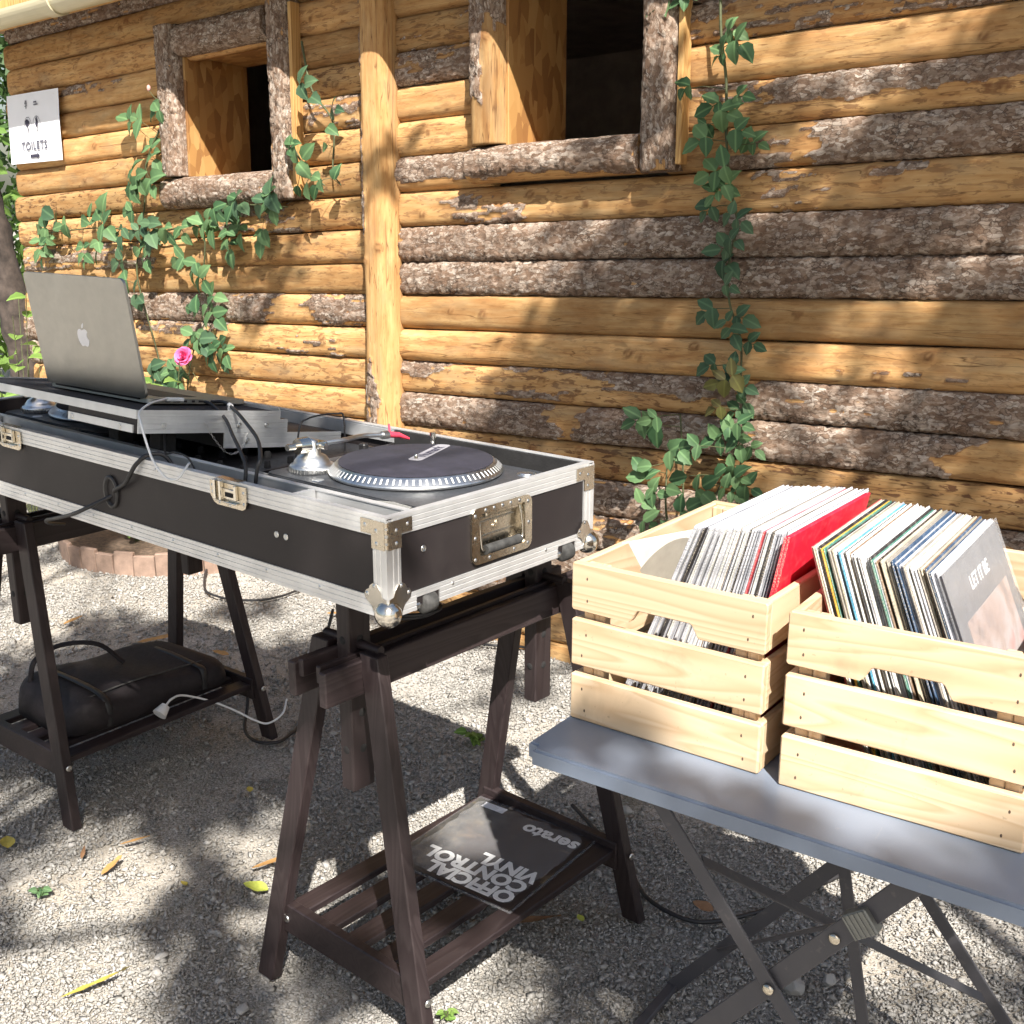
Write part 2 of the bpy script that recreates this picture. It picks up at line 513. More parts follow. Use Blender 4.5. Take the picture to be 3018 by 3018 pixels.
def mat_osb():
    N = NT('strand_board')
    co = N.coords('Object')
    v1 = N.n('ShaderNodeTexVoronoi'); v1.inputs['Scale'].default_value = 16
    mp = N.n('ShaderNodeMapping'); mp.inputs['Rotation'].default_value = (0.3, 0.7, 0.4); mp.inputs['Scale'].default_value = (1, 2.2, 0.8)
    N.l(co, mp.inputs[0]); N.l(mp.outputs[0], v1.inputs['Vector'])
    sep = N.n('ShaderNodeSeparateColor'); N.l(v1.outputs['Color'], sep.inputs[0])
    c = N.ramp(sep.outputs[0], [(0, (0.24, 0.11, 0.035)), (0.5, (0.37, 0.19, 0.06)), (1, (0.46, 0.27, 0.10))])
    return N.set(c, 0.6, 0.0, N.bump(sep.outputs[1], 0.3, 0.001))

M = {}
M['log'] = mat_log()
M['pine'] = mat_wood('pine_crate_wood', (0.50, 0.345, 0.205), (0.585, 0.435, 0.28), (0.625, 0.485, 0.33), 0.6, 'x', 1.0, 0.12, 0.5)
M['pine_y'] = mat_wood('pine_crate_wood_side', (0.50, 0.345, 0.205), (0.585, 0.435, 0.28), (0.625, 0.485, 0.33), 0.6, 'y', 1.0, 0.12, 0.5)
M['pine_z'] = mat_wood('pine_crate_wood_post', (0.50, 0.345, 0.205), (0.585, 0.435, 0.28), (0.625, 0.485, 0.33), 0.6, 'z', 1.0, 0.12, 0.0)
M['stain'] = mat_wood('dark_stained_wood', (0.022, 0.0145, 0.0150), (0.029, 0.020, 0.0205), (0.037, 0.027, 0.027), 0.5, 'y', 1.0, 0.2)
M['stain_z'] = mat_wood('dark_stained_wood_leg', (0.022, 0.0145, 0.0150), (0.029, 0.020, 0.0205), (0.037, 0.027, 0.027), 0.5, 'z', 1.0, 0.2)
M['plank'] = mat_wood('sawn_plank', (0.42, 0.22, 0.075), (0.58, 0.34, 0.12), (0.66, 0.42, 0.17), 0.7, 'z', 1.0, 0.25)
M['osb'] = mat_osb()
M['alu'] = mat_alu()
M['laminate'] = worn('black_laminate', (0.019, 0.015, 0.0155), 0.5, (0.10, 0.085, 0.075), 0.28)
M['black'] = plain('black_plastic', (0.018, 0.017, 0.018), 0.45, 0, 0.2, 60)
M['matte'] = plain('black_felt', (0.020, 0.019, 0.022), 0.95, 0, 0.25, 90, 0.4, 900)
M['navy_mat'] = plain('navy_felt', (0.020, 0.018, 0.028), 0.95, 0, 0.3, 25, 0.4, 900)
M['foam'] = plain('dark_foam', (0.016, 0.015, 0.015), 0.95, 0, 0.3, 60, 0.6, 300)
M['greyfoam'] = plain('grey_speckled_foam', (0.20, 0.195, 0.18), 0.95, 0, 0.5, 350, 0.8, 400)
M['deck'] = plain('dark_grey_deck', (0.045, 0.048, 0.054), 0.38, 0, 0.15, 40, 0.15, 900)
M['rubber'] = plain('worn_rubber', (0.045, 0.044, 0.042), 0.8, 0, 0.6, 60, 0.5, 300)
M['chrome'] = plain('polished_steel', (0.72, 0.68, 0.60), 0.16, 1.0, 0.06, 20)
M['nickel'] = plain('nickel_plate', (0.62, 0.56, 0.46), 0.25, 1.0, 0.05, 30)
M['zinc'] = plain('zinc_bolt', (0.70, 0.69, 0.66), 0.3, 1.0, 0.08, 30)
M['silver'] = plain('satin_silver', (0.72, 0.72, 0.71), 0.32, 1.0, 0.05, 20)
M['laptop'] = plain('bead_blasted_aluminium', (0.42, 0.41, 0.38), 0.42, 1.0, 0.03, 30, 0.04, 1500)
M['logo'] = plain('white_logo', (0.80, 0.79, 0.80), 0.35, 0, 0.02)
M['keys'] = plain('black_keys', (0.02, 0.02, 0.02), 0.5)
M['screen'] = plain('glossy_screen', (0.012, 0.012, 0.014), 0.08)
M['white'] = plain('white_plastic', (0.74, 0.74, 0.73), 0.45, 0, 0.05)
M['cable'] = plain('black_cable', (0.020, 0.019, 0.020), 0.5)
M['pink'] = plain('pink_headshell', (0.75, 0.055, 0.10), 0.35, 0, 0.08)
M['paper'] = plain('paper_sheet', (0.80, 0.80, 0.83), 0.75, 0, 0.03, 8)
M['printgrey'] = plain('printed_grey', (0.30, 0.29, 0.31), 0.6)
M['discgrey'] = plain('grey_disc', (0.33, 0.30, 0.25), 0.5)
M['ink'] = plain('dark_ink', (0.035, 0.032, 0.055), 0.8, 0, 0.2, 80)
M['ink_grey'] = plain('grey_ink', (0.085, 0.085, 0.115), 0.8, 0, 0.2, 80)
M['table'] = worn('slate_blue_paint', (0.190, 0.226, 0.290), 0.34, (0.36, 0.35, 0.33), 0.25, (14, 3, 14))
M['gutter'] = plain('cream_gutter', (0.52, 0.47, 0.32), 0.4, 0, 0.06, 6)
M['roof'] = plain('roof_board', (0.30, 0.19, 0.10), 0.8, 0, 0.3, 20, 0.3, 80)
M['room'] = plain('dark_room_wall', (0.40, 0.34, 0.30), 0.9, 0, 0.2, 10)
M['soil'] = plain('dry_soil', (0.11, 0.075, 0.05), 0.95, 0, 0.5, 60, 0.9, 90)
M['tableleg_shaded'] = worn('shaded_leg_paint', (0.062, 0.060, 0.068), 0.42, (0.25, 0.22, 0.19), 0.25, (3, 3, 3))  # separate darker copy for the table legs, their shade put into the colour
M['clay'] = plain('pinkish_edging_board', (0.27, 0.185, 0.14), 0.85, 0, 0.2, 30, 0.4, 120)
M['bag'] = plain('brown_black_nylon', (0.013, 0.009, 0.0105), 0.75, 0, 0.3, 40, 0.5, 500)
M['ground'] = mat_gravel_ground()
M['stone'] = mat_stone()
M['leaf'] = mat_leaf('rose_leaf', (0.05, 0.115, 0.05), (0.16, 0.27, 0.115))
M['leaf_dark'] = mat_leaf('dark_rose_leaf', (0.04, 0.085, 0.045), (0.10, 0.17, 0.085), 0.15)
M['leaf_young'] = mat_leaf('young_reddish_leaf', (0.13, 0.11, 0.04), (0.20, 0.20, 0.06), 0.3)
M['leaf_bright'] = mat_leaf('bright_leaf', (0.13, 0.24, 0.05), (0.26, 0.38, 0.10), 0.35)
M['stem'] = plain('green_brown_stem', (0.075, 0.085, 0.035), 0.7, 0, 0.4, 60)
M['petal'] = plain('pink_petal', (0.80, 0.14, 0.33), 0.6, 0, 0.2, 30, Subsurface_Weight=0.0)
M['trunkbark'] = plain('dark_trunk_bark', (0.055, 0.042, 0.035), 0.95, 0, 0.6, 18, 1.0, 40)
M['treeleaf'] = mat_leaf('tree_leaf', (0.055, 0.11, 0.03), (0.13, 0.21, 0.06), 0.3)
M['clamp'] = plain('grey_clamp', (0.20, 0.20, 0.185), 0.5, 0.4)
M['rope'] = plain('dry_leaf', (0.55, 0.30, 0.08), 0.7, 0, 0.3, 60)
# ------------------------------------------------------------------ ground
rng = np.random.default_rng(7)
rnd = random.Random(5)
WA = Vector((0.78849295, -0.61376614, 0.03962309))
WB = Vector((0.61504105, 0.7870437, -0.04781966))
WN = Vector((-0.00183502, 0.06207529, 0.99806978))
WP = Vector((-1.3657, 4.8706, -0.0201))
WALL = Matrix(((WA.x, WB.x, WN.x, WP.x), (WA.y, WB.y, WN.y, WP.y), (WA.z, WB.z, WN.z, WP.z), (0, 0, 0, 1)))

def build_ground():
    n = 90
    xs = np.concatenate([np.linspace(-60, -6, 10), np.linspace(-5, 5, n), np.linspace(6, 60, 10)])
    ys = np.concatenate([np.linspace(-60, -3, 10), np.linspace(-2, 8, n), np.linspace(9, 120, 10)])
    X, Y = np.meshgrid(xs, ys)
    Z = (fbm(X * 1.3, Y * 1.3, 3) - 0.5) * 0.02 - 0.012
    V = np.stack([X, Y, Z], -1).reshape(-1, 3)
    nx = len(xs); ny = len(ys)
    F = [(j * nx + i, j * nx + i + 1, (j + 1) * nx + i + 1, (j + 1) * nx + i) for j in range(ny - 1) for i in range(nx - 1)]
    me = bpy.data.meshes.new('ground'); me.from_pydata(V.tolist(), [], F)
    me.polygons.foreach_set('use_smooth', [True] * len(F))
    o = mesh_obj('ground', me, M['ground']); o['kind'] = 'structure'
build_ground()

def build_gravel(N=370000):
    # loose chippings over the part of the yard near the camera
    u = rng.random(N)
    y = 1.15 + 4.2 * u ** 1.35
    x = (rng.random(N) * 1.16 - 0.60) * (y + 0.25)
    keep = (x * WB.x + y * WB.y) < (WP.dot(WB) - 0.02)
    worn_ = fbm(x * 2.6, y * 2.6, 33) - 0.5 + 0.35 * (fbm(x * 11, y * 11, 34) - 0.5)
    keep &= (rng.random(N) > sstep(0.02, 0.16, worn_) * 0.75)      # trodden patches show packed dirt
    x, y = x[keep], y[keep]; n = len(x)
    size = np.clip(np.exp(rng.normal(math.log(0.0024), 0.44, n)), 0.0012, 0.0090)
    size *= (0.85 + 0.12 * y)
    base = np.array([[1.3, 0, 0], [0, 1.3, 0], [-1.3, 0, 0], [0, -1.3, 0], [0, 0, 1.3], [0, 0, -1.3]], float)
    V = base[None] + rng.normal(0, 0.34, (n, 6, 3))
    V *= np.stack([0.8 + 0.6 * rng.random(n), 0.6 + 0.4 * rng.random(n), 0.28 + 0.30 * rng.random(n)], -1)[:, None, :]
    q = rng.normal(0, 1, (n, 4)); q[:, 0] += 1.0; q[:, 3] *= 3.0; q /= np.linalg.norm(q, axis=1)[:, None]
    w_, a, b, c = q.T
    Rm = np.stack([1 - 2 * (b * b + c * c), 2 * (a * b - c * w_), 2 * (a * c + b * w_), 2 * (a * b + c * w_), 1 - 2 * (a * a + c * c), 2 * (b * c - a * w_), 2 * (a * c - b * w_), 2 * (b * c + a * w_), 1 - 2 * (a * a + b * b)], -1).reshape(n, 3, 3)
    V = np.einsum('nij,nkj->nki', Rm, V) * size[:, None, None]
    gz = (fbm(x * 1.3, y * 1.3, 3) - 0.5) * 0.02 - 0.012
    V += np.stack([x, y, gz + size * 0.12 + 0.004], -1)[:, None, :]
    fq = np.array([[0, 1, 4], [1, 2, 4], [2, 3, 4], [3, 0, 4], [1, 0, 5], [2, 1, 5], [3, 2, 5], [0, 3, 5]])
    F = (fq[None] + (np.arange(n) * 6)[:, None, None]).reshape(-1, 3)
    me = bpy.data.meshes.new('gravel')
    me.vertices.add(n * 6); me.vertices.foreach_set('co', V.reshape(-1))
    me.loops.add(F.size); me.loops.foreach_set('vertex_index', F.reshape(-1))
    me.polygons.add(len(F)); me.polygons.foreach_set('loop_start', np.arange(0, F.size, 3)); me.polygons.foreach_set('loop_total', np.full(len(F), 3))
    tone = np.clip(rng.beta(1.9, 2.1, n) * 0.9 + 0.25 * (fbm(x * 2, y * 2, 9) - 0.5), 0, 1)
    at = me.attributes.new('tone', 'FLOAT', 'POINT'); at.data.foreach_set('value', np.repeat(tone, 6))
    me.update(calc_edges=True)
    o = mesh_obj('gravel', me, M['stone']); o['kind'] = 'stuff'
    o['label'] = 'grey and beige crushed stone chippings covering the yard'
build_gravel()

# ------------------------------------------------------------------ log wall
def log_mesh(L0, L1, b0, b1, t0, t1, spec, seed, bulge=0.032, yoff=0.0, fleck=0.5, step=0.0085, npf=18, flat=4.2, ragged=0.006, knots=2, back=0.034):
    """split log along local x; bottom edge runs b0->b1, top edge t0->t1, round face towards -y"""
    ns = max(6, int((L1 - L0) / step))
    s = np.linspace(L0, L1, ns); th = np.linspace(-math.pi / 2, math.pi / 2, npf)
    q = np.sin(th)
    S, Q = np.meshgrid(s, q, indexing='ij')
    f = (S - L0) / (L1 - L0)
    bot = b0 + (b1 - b0) * f; top = t0 + (t1 - t0) * f
    mid = (bot + top) / 2; half = (top - bot) / 2
    wob = (fbm(S * 2.2, 0 * S + seed, seed) - 0.5)
    half = half * (0.99 + 0.05 * (fbm(S * 3.1, np.sign(Q) * 3 + seed, seed + 3) - 0.5))
    prof = np.clip(1 - np.abs(Q) ** flat, 0, 1) ** 0.62
    bl = bulge * (0.85 + 0.5 * (fbm(S * 0.9, Q * 0 + 5.0, seed + 8)))
    Yd = (bl + 0.006) * prof
    circ = Q * 0.06
    # bark regions
    fld = np.zeros_like(S)
    for (sa, sb, qa, qb, k) in spec:
        e = 0.05
        Sw = S + 0.22 * (fbm(S * 1.7 + seed, Q * 1.3 + sa * 7, seed + 61) - 0.5) + 0.07 * (fbm(S * 9, Q * 4, seed + 62) - 0.5); Qw = Q + 0.9 * (fbm(S * 4.5, Q * 0.8, seed + 63) - 0.5) * (abs(qa) < 1.15 or abs(qb) < 1.15)
        r = sstep(sa - e, sa + e, Sw) * (1 - sstep(sb - e, sb + e, Sw)) * sstep(qa - 0.25, qa + 0.25, Qw) * (1 - sstep(qb - 0.25, qb + 0.25, Qw))
        fld = np.maximum(fld, r * k)
    nz = fbm(S * 9, circ * 60 + seed, seed + 21) - 0.5 + 0.6 * (fbm(S * 26, circ * 130, seed + 5) - 0.5)
    m = sstep(0.38, 0.56, fld + nz * 0.9 * (0.25 + (fld > 0.05)))
    wx = S * 26 + 1.5 * (fbm(S * 20, circ * 60, seed + 2) - 0.5); wy = circ * 52 + 1.2 * (fbm(S * 18, circ * 50, seed + 4) - 0.5) + seed
    f1, f2, cid = worley(wx, wy, seed)
    crack = 1 - sstep(0.03, 0.22, f2 - f1)
    D = m * (0.0030 + 0.0045 * cid + 0.004 * (fbm(S * 60, circ * 140, seed + 31) - 0.5)) - 0.0055 * crack * m
    D += (1 - m) * 0.004 * (fbm(S * 5, Q * 2.5, seed + 40) - 0.5)
    kn = np.zeros_like(S)
    rr = random.Random(seed * 13 + 1)
    for _ in range(knots):
        ks = rr.uniform(L0 + 0.05, max(L0 + 0.06, L1 - 0.05)); kq = rr.uniform(-0.5, 0.6); sz = rr.uniform(0.010, 0.018)
        d2 = ((S - ks) / (sz * 1.4)) ** 2 + ((Q - kq) * 0.06 / sz) ** 2
        g = np.exp(-d2); D += (1 - m) * 0.006 * g; kn = np.maximum(kn, np.clip(np.exp(-((np.sqrt(d2) - 0.55) / 0.28) ** 2), 0, 1) * (d2 < 3))
    D *= np.clip(prof * 2.2, 0, 1)
    Yc = yoff + 0.006 - Yd - D
    T = mid + 0.006 * wob + Q * (half + np.clip(D, -0.002, 0.003))
    ea = np.abs(S - L0) ; eb = np.abs(S - L1)
    Sx = S + (rag := ragged) * (fbm(Q * 4, 0 * Q + seed, seed + 50) - 0.5) * ((ea < 1e-6) | (eb < 1e-6))
    V = np.stack([Sx, Yc, T], -1)
    backY = yoff + back
    bk_lo = np.stack([s, np.full(ns, backY), V[:, 0, 2]], -1)[:, None]
    bk_hi = np.stack([s, np.full(ns, backY), V[:, -1, 2]], -1)[:, None]
    V = np.concatenate([bk_lo, V, bk_hi], 1)
    P = npf + 2
    idx = np.arange(ns * P).reshape(ns, P)
    a = idx[:-1, :-1]; b = idx[1:, :-1]; c = idx[1:, 1:]; d = idx[:-1, 1:]
    F = np.stack([a, b, c, d], -1).reshape(-1, 4).tolist()
    F += [[idx[i, 0], idx[i, -1], idx[i + 1, -1], idx[i + 1, 0]] for i in range(ns - 1)]
    F += [idx[0, :].tolist(), idx[-1, ::-1].tolist()]
    me = bpy.data.meshes.new('log')
    me.from_pydata(V.reshape(-1, 3).tolist(), [], F)
    sm = [True] * ((ns - 1) * (P - 1)) + [False] * (ns - 1 + 2)
    me.polygons.foreach_set('use_smooth', sm)
    pad = lambda A: np.concatenate([A[:, :1], A, A[:, -1:]], 1).reshape(-1)
    for nm, A in (('bark', m), ('chip', crack * m), ('knot', kn), ('fleck', np.full_like(m, fleck))):
        me.attributes.new(nm, 'FLOAT', 'POINT').data.foreach_set('value', pad(A))
    return me

def bark(*a): return list(a)
wall = thing('log_wall', 'cabin wall of stacked split logs with bark patches and two window openings', 'wall', mat=WALL)
TB = [2.47, 2.352, 2.235, 2.112, 1.995, 1.884, 1.767, 1.646, 1.527, 1.405, 1.283, 1.168, 1.047, 0.931, 0.814, 0.696, 0.58, 0.462, 0.343, 0.224, 0.105, -0.014, -0.14]
ALLQ = (-1.2, 1.2)
# bark regions per row (index into TB: row i lies between TB[i+1] and TB[i]); columns: s0, s1, q0, q1, strength
BL = {0: [(-1.4, 1.1, -1.2, 1.2, 0.7)], 1: [(0.75, 1.1, -1.2, 1.2, .55)], 3: [(-1.4, -0.4, -0.2, 1.2, .36)], 5: [(.7, 1.1, -1.2, 1.2, .42)], 8: [(-1.4, -1.0, -1.2, 1.2, .35)],
      8: [(0.2, .75, -1.2, 1.2, .45)], 9: [(-1.4, -0.2, -1.2, 1.2, 0.5)], 11: [(-0.5, .55, -1.2, 1.2, 0.85), (.75, 1.1, -1.2, 1.2, .7)], 12: [(-.4, .25, 0, 1.2, .6), (.55, .9, -1.2, 0.2, .45), (-1.4, -1.1, -1.2, 1.2, .9)], 13: [(-1.4, -1.15, -1.2, 1.2, .8)], 15: [(0.1, .55, -.2, 1.2, .7), (.75, .95, -1.2, 1.2, .5)], 16: [(-1.4, 1.1, -1.2, 1.2, .5)], 18: [(-1.4, 1.1, -1.2, 1.2, .8)]}
BM_ = {0: [(1.2, 1.7, -1.2, 1.2, .8)], 1: [(1.2, 1.7, -1.2, 1.2, .8)], 3: [(1.2, 1.7, -1.2, 1.2, .2)], 4: [(1.2, 1.7, -1.2, 1.2, .62)], 7: [(1.2, 1.7, -0.35, 1.2, .95)]}
BR = {0: [(2.3, 4, -1.2, 1.2, .6)], 1: [(2.3, 4, -1.2, 1.2, .8)], 2: [(2.3, 4, -1.2, 1.2, .85)], 3: [(2.3, 4, -1.2, 1.2, .7)], 4: [(2.3, 4.0, -1.2, 1.2, .45)], 6: [(2.3, 2.62, .2, 1.2, .6), (2.62, 4, -0.05, 1.2, .95)], 7: [(2.52, 2.72, -1.2, 0.5, .55), (2.83, 4, -1.2, 1.2, 1.0)]}
BF = {8: [(1.45, 1.75, -1.2, 0.6, .55), (2.68, 2.85, -1.2, 1.2, .45), (2.95, 3.1, 0.2, 1.2, .5)], 9: [(1.2, 4, -1.2, 1.2, 1.0)], 10: [(1.2, 4, -1.2, 1.2, 1.0)], 12: [(2.9, 3.3, -1.2, 0, .3)], 13: [(1.2, 1.5, .1, 1.2, .75), (1.7, 2.1, .55, 1.2, .7), (1.72, 2.0, -.9, .0, .6), (2.12, 2.6, -.2, 1.2, .95), (2.62, 4, -1.2, 1.2, .85)], 14: [(1.2, 1.95, -1.2, 1.2, .9), (2.0, 3.25, -1.2, 1.2, .95)], 16: [(1.2, 4, -1.2, 1.2, .8)], 17: [(1.2, 4, -1.2, 1.2, .6)], 18: [(1.2, 4, -1.2, 1.2, .9)], 19: [(1.2, 4, -1.2, 1.2, .7)]}
FL = {11: .35, 12: .9, 5: .35, 15: 1.0, 6: .6}
def add_log(i, s0, s1, spec, seed, kn):
    t1, t0 = TB[i], TB[i + 1]
    dl = 0.02 * max(0.0, min(1.0, (0.9 - s0) / 2.2)) if s0 < 0.5 else 0.0
    dl1 = 0.02 * max(0.0, min(1.0, (0.9 - s1) / 2.2)) if s1 < 0.9 else 0.0
    if i > 9: dl = dl1 = 0.0
    me = log_mesh(s0, s1, t0 - dl, t0 - dl1, t1 - dl, t1 - dl1, spec, seed, bulge=0.017 + 0.009 * ((seed * 7) % 5) / 5, fleck=FL.get(i, .75), knots=kn)
    return mesh_obj('log', me, M['log'], wall)
for i in range(len(TB) - 1):
    sL = -1.37 + 0.06 * _h(np.array(i), np.array(3), 4)
    if 3 <= i <= 6:
        add_log(i, sL, 0.0, BL.get(i, []), 100 + i, 2)
        add_log(i, 0.66, 1.10, BL.get(i, []), 130 + i, 1)
    else:
        add_log(i, sL, 1.10, BL.get(i, []), 100 + i, 4)
    if i <= 7:
        add_log(i, 1.232, 1.66, BM_.get(i, []), 160 + i, 1)
        add_log(i, 2.33, 3.95, BR.get(i, []), 190 + i, 4)
    else:
        add_log(i, 1.232, 3.95, BF.get(i, []), 220 + i, 5)

def upright(name, s0, s1, t0, t1, spec, seed, yoff, bulge, **k):
    """a vertical half log; spec is given along t"""
    me = log_mesh(t0, t1, -s1, -s1, -s0, -s0, spec, seed, bulge=bulge, yoff=yoff, step=0.007, npf=20, **k)
    Mx = Matrix(((0, 0, -1, 0), (0, 1, 0, 0), (1, 0, 0, 0), (0, 0, 0, 1)))
    return mesh_obj(name, me, M['log'], wall, mat4=Mx)
# main post: bark on its left edge (left edge = high local z)
upright('post', 1.10, 1.237, -0.15, 2.44, [(-.2, .88, -.3, 1.2, .8), (1.35, 1.78, 0.55, 1.3, .9), (1.95, 2.5, .5, 1.3, .6)], 301, -0.032, 0.050, flat=4.0, fleck=.1)
# window frames (jambs, sills, lintels are slabs with bark on)
upright('window_jamb', -0.085, 0.045, 1.645, 2.24, [(1.5, 2.3, -1.2, 1.2, .85)], 302, -0.034, 0.042, flat=3.5)
upright('window_jamb', 0.612, 0.735, 1.525, 2.24, [(1.5, 2.3, -1.2, 1.2, .8)], 303, -0.034, 0.042, flat=3.5)
upright('window_jamb', 1.605, 1.733, 1.655, 2.44, [(1.78, 2.5, -.2, 1.3, .95), (2.0, 2.5, -1.2, 1.2, .9)], 304, -0.034, 0.045, flat=4.0, fleck=.2)
upright('window_jamb', 2.262, 2.388, 1.535, 2.44, [(1.5, 2.5, -1.2, 1.2, 1.0)], 305, -0.034, 0.045, flat=3.5)
for nm, a, b, t0, t1, sp, sd in (('window_sill', -0.085, 0.609, 1.515, 1.641, [(-.2, .7, -1.2, 1.2, .95)], 311), ('window_lintel', 0.048, 0.609, 2.115, 2.24, [(-.2, .7, -1.2, 1.2, .95)], 312), ('window_sill', 1.60, 2.259, 1.535, 1.652, [(1.55, 2.3, -.75, 1.2, 1.0)], 313)):
    mesh_obj(nm, log_mesh(a, b, t0, t0, t1, t1, sp, sd, bulge=.05, yoff=-.030, step=.007, npf=20, flat=3.0), M['log'], wall)
# window reveals: strand board sides, boards above and below, thin sawn strips beside the jambs
def board(name, mat, *a, **k):
    mb = MB(); mb.box(*a, bev=0.0015); return mb.build(name, mat, wall, **k)
for (s0, s1, t0, t1) in ((0.046, 0.610, 1.632, 2.125), (1.735, 2.260, 1.640, 2.46)):
    board('window_reveal', M['osb'], s0 - 0.016, s0 + 0.004, 0.036, 0.30, t0, t1)
    board('window_reveal', M['osb'], s1 - 0.004, s1 + 0.016, 0.036, 0.30, t0, t1)
    board('window_reveal', M['osb'], s0 + 0.0045, s1 - 0.0045, 0.036, 0.30, t0 - 0.016, t0 + 0.004)
    board('window_reveal', M['osb'], s0 + 0.0045, s1 - 0.0045, 0.036, 0.30, t1 - 0.004, t1 + 0.016)
    board('trim_strip', M['osb'], s0 - 0.004, s0 + 0.008, -0.028, 0.034, t0 + 0.012, t1 - 0.005)
    board('trim_strip', M['plank'], s1 + 0.004 + (0.12 if s1 < 1 else 0.125), s1 + 0.022 + (0.12 if s1 < 1 else 0.125), -0.066, -0.02, t0 - 0.09, t1 + 0.1)
board('inner_header', M['osb'], 0.40, 0.607, 0.30, 0.325, 2.03, 2.12)
# the dark room behind the windows
mb = MB()
vs = [(-1.25, .06, -.1), (3.9, .06, -.1), (3.9, 2.6, -.1), (-1.25, 2.6, -.1), (-1.25, .06, 2.48), (3.9, .06, 2.48), (3.9, 2.6, 2.48), (-1.25, 2.6, 2.48)]
mb.add(vs, [(0, 1, 2, 3), (4, 5, 6, 7), (1, 2, 6, 5), (2, 3, 7, 6), (3, 0, 4, 7)])
mb.build('room_lining', M['room'], wall)
# left end corner boards
mb = MB(); mb.box(-1.29, -1.255, 0.036, 2.6, -0.1, 2.47, bev=.002); mb.build('end_board', M['plank'], wall)

# roof edge with fascia, rafters' soffit and gutter
roof = thing('roof_edge', 'low wooden roof edge overhanging the log wall', 'roof', mat=WALL)
mb = MB(); mb.prism([(-0.19, 2.425), (2.75, 2.72), (2.75, 2.75), (-0.19, 2.455)], 'x', -1.75, 4.2); mb.build('soffit_board', M['roof'], roof)
mb = MB(); mb.prism([(-0.2145, 2.325), (-0.192, 2.325), (-0.192, 2.48), (-0.2145, 2.48)], 'x', -1.75, 4.2); mb.build('fascia', M['plank'], roof)
gut = thing('gutter', 'cream half round gutter under the roof edge', 'gutter', mat=WALL)
def half_round(r0, r1, s0, s1, cy, cz):
    n = 16; pr = []
    for k in range(n + 1):
        a = math.pi + math.pi * k / n; pr.append((cy + r1 * math.cos(a), cz + r1 * math.sin(a)))
    for k in range(n, -1, -1):
        a = math.pi + math.pi * k / n; pr.append((cy + r0 * math.cos(a), cz + r0 * math.sin(a)))
    m_ = MB(); m_.prism(pr, 'x', s0, s1); return m_
half_round(.054, .058, -1.78, 4.2, -.270, 2.363).build('channel', M['gutter'], gut)
half_round(.0585, .066, -0.50, -0.43, -.270, 2.364).build('joint_sleeve', M['gutter'], gut)
half_round(.0585, .064, 1.6, 1.64, -.270, 2.3635).build('bracket', M['gutter'], gut)

# ------------------------------------------------------------------ paper sign
sg = thing('toilets_sign', 'white paper sign reading TOILETS with arrow pinned to the log wall', 'sign', mat=WALL @ Matrix.Translation((-1.31, -0.052, 1.772)) @ Matrix.Rotation(R(0.6), 4, 'Y'))
W_, H_ = 0.45, 0.315
n = 14; vs = []; fs = []
for j in range(n + 1):
    for i in range(n + 1):
        u, v = i / n, j / n
        y = 0.0012 * math.sin(v * 7 + u) * (0.3 + u) + 0.004 * (u - .5) ** 2
        vs.append((u * W_, y, v * H_))
fs = [(j * (n + 1) + i, j * (n + 1) + i + 1, (j + 1) * (n + 1) + i + 1, (j + 1) * (n + 1) + i) for j in range(n) for i in range(n)]
m_ = MB(); m_.add(vs, fs, 0, True); sheet = m_.build('paper_sheet', M['paper'], sg)
def flatxz(me):
    for v in me.vertices: v.co = Vector((v.co.x, 0, v.co.y))
    return me
SY = -0.0040
mesh_obj('lettering', flatxz(text_mesh('TOILETS', 0.054, 0.0012, spacing=1.14)), M['ink_grey'], sg, loc=(W_ * .50, SY, H_ * .235))
m_ = MB(); m_.add([(x, SY, z) for x, z in ((.185, .022), (.185, .037), (.245, .037), (.245, .044), (.268, .0295), (.245, .015), (.245, .022))], [(0, 1, 2, 3, 4, 5, 6)]); m_.build('arrow', M['ink'], sg)
def ring(cx, cz, rx, rz, w):
    m_ = MB(); k = 28; a = [(cx + rx * math.cos(6.2832 * i / k), SY, cz + rz * math.sin(6.2832 * i / k)) for i in range(k)]
    b = [(cx + (rx - w) * math.cos(6.2832 * i / k), SY, cz + (rz - w) * math.sin(6.2832 * i / k)) for i in range(k)]
    m_.add(a + b, [(i, (i + 1) % k, k + (i + 1) % k, k + i) for i in range(k)]); return m_
for cx in (.405, .575):
    ring(W_ * cx, H_ * .50, .034, .050, .0022).build('oval_frame', M['ink_grey'], sg)
def figure(cx, cz, pts):
    m_ = MB(); m_.add([(cx + x, SY - .0004, cz + z) for x, z in pts], [tuple(range(len(pts)))]); m_.build('figure_mark', M['ink'], sg)
figure(W_ * .40, H_ * .52, [(-.008, -.002), (-.020, .012), (-.021, .026), (-.010, .034), (.004, .032), (.016, .022), (.014, .010), (.003, .006), (.001, -.002)])
figure(W_ * .40, H_ * .46, [(-.010, .016), (.000, .006), (.003, -.020), (.007, .004), (.012, .014), (.002, .008)])
figure(W_ * .575, H_ * .54, [(-.006, -.010), (-.012, .002), (-.006, .010), (-.008, .026), (.004, .034), (.007, .016), (.012, .010), (.007, -.006), (.002, -.014)])
figure(W_ * .575, H_ * .44, [(.016, .030), (.008, .012), (-.002, -.004), (-.004, .012), (.004, .010)])
r2 = random.Random(3)
m_ = MB()
for k in range(26):
    z = r2.uniform(-.018, .018); x = r2.uniform(-.009, .009) * (1 - abs(z) / .026)
    a = r2.uniform(0, 3); l = r2.uniform(.002, .005)
    m_.add([(W_ * .385 + x + l * math.cos(a + q), SY, H_ * .84 + z + l * math.sin(a + q)) for q in (0, 2.1, 4.0)], [(0, 1, 2)])
m_.build('pine_cone_emblem', M['ink'], sg)
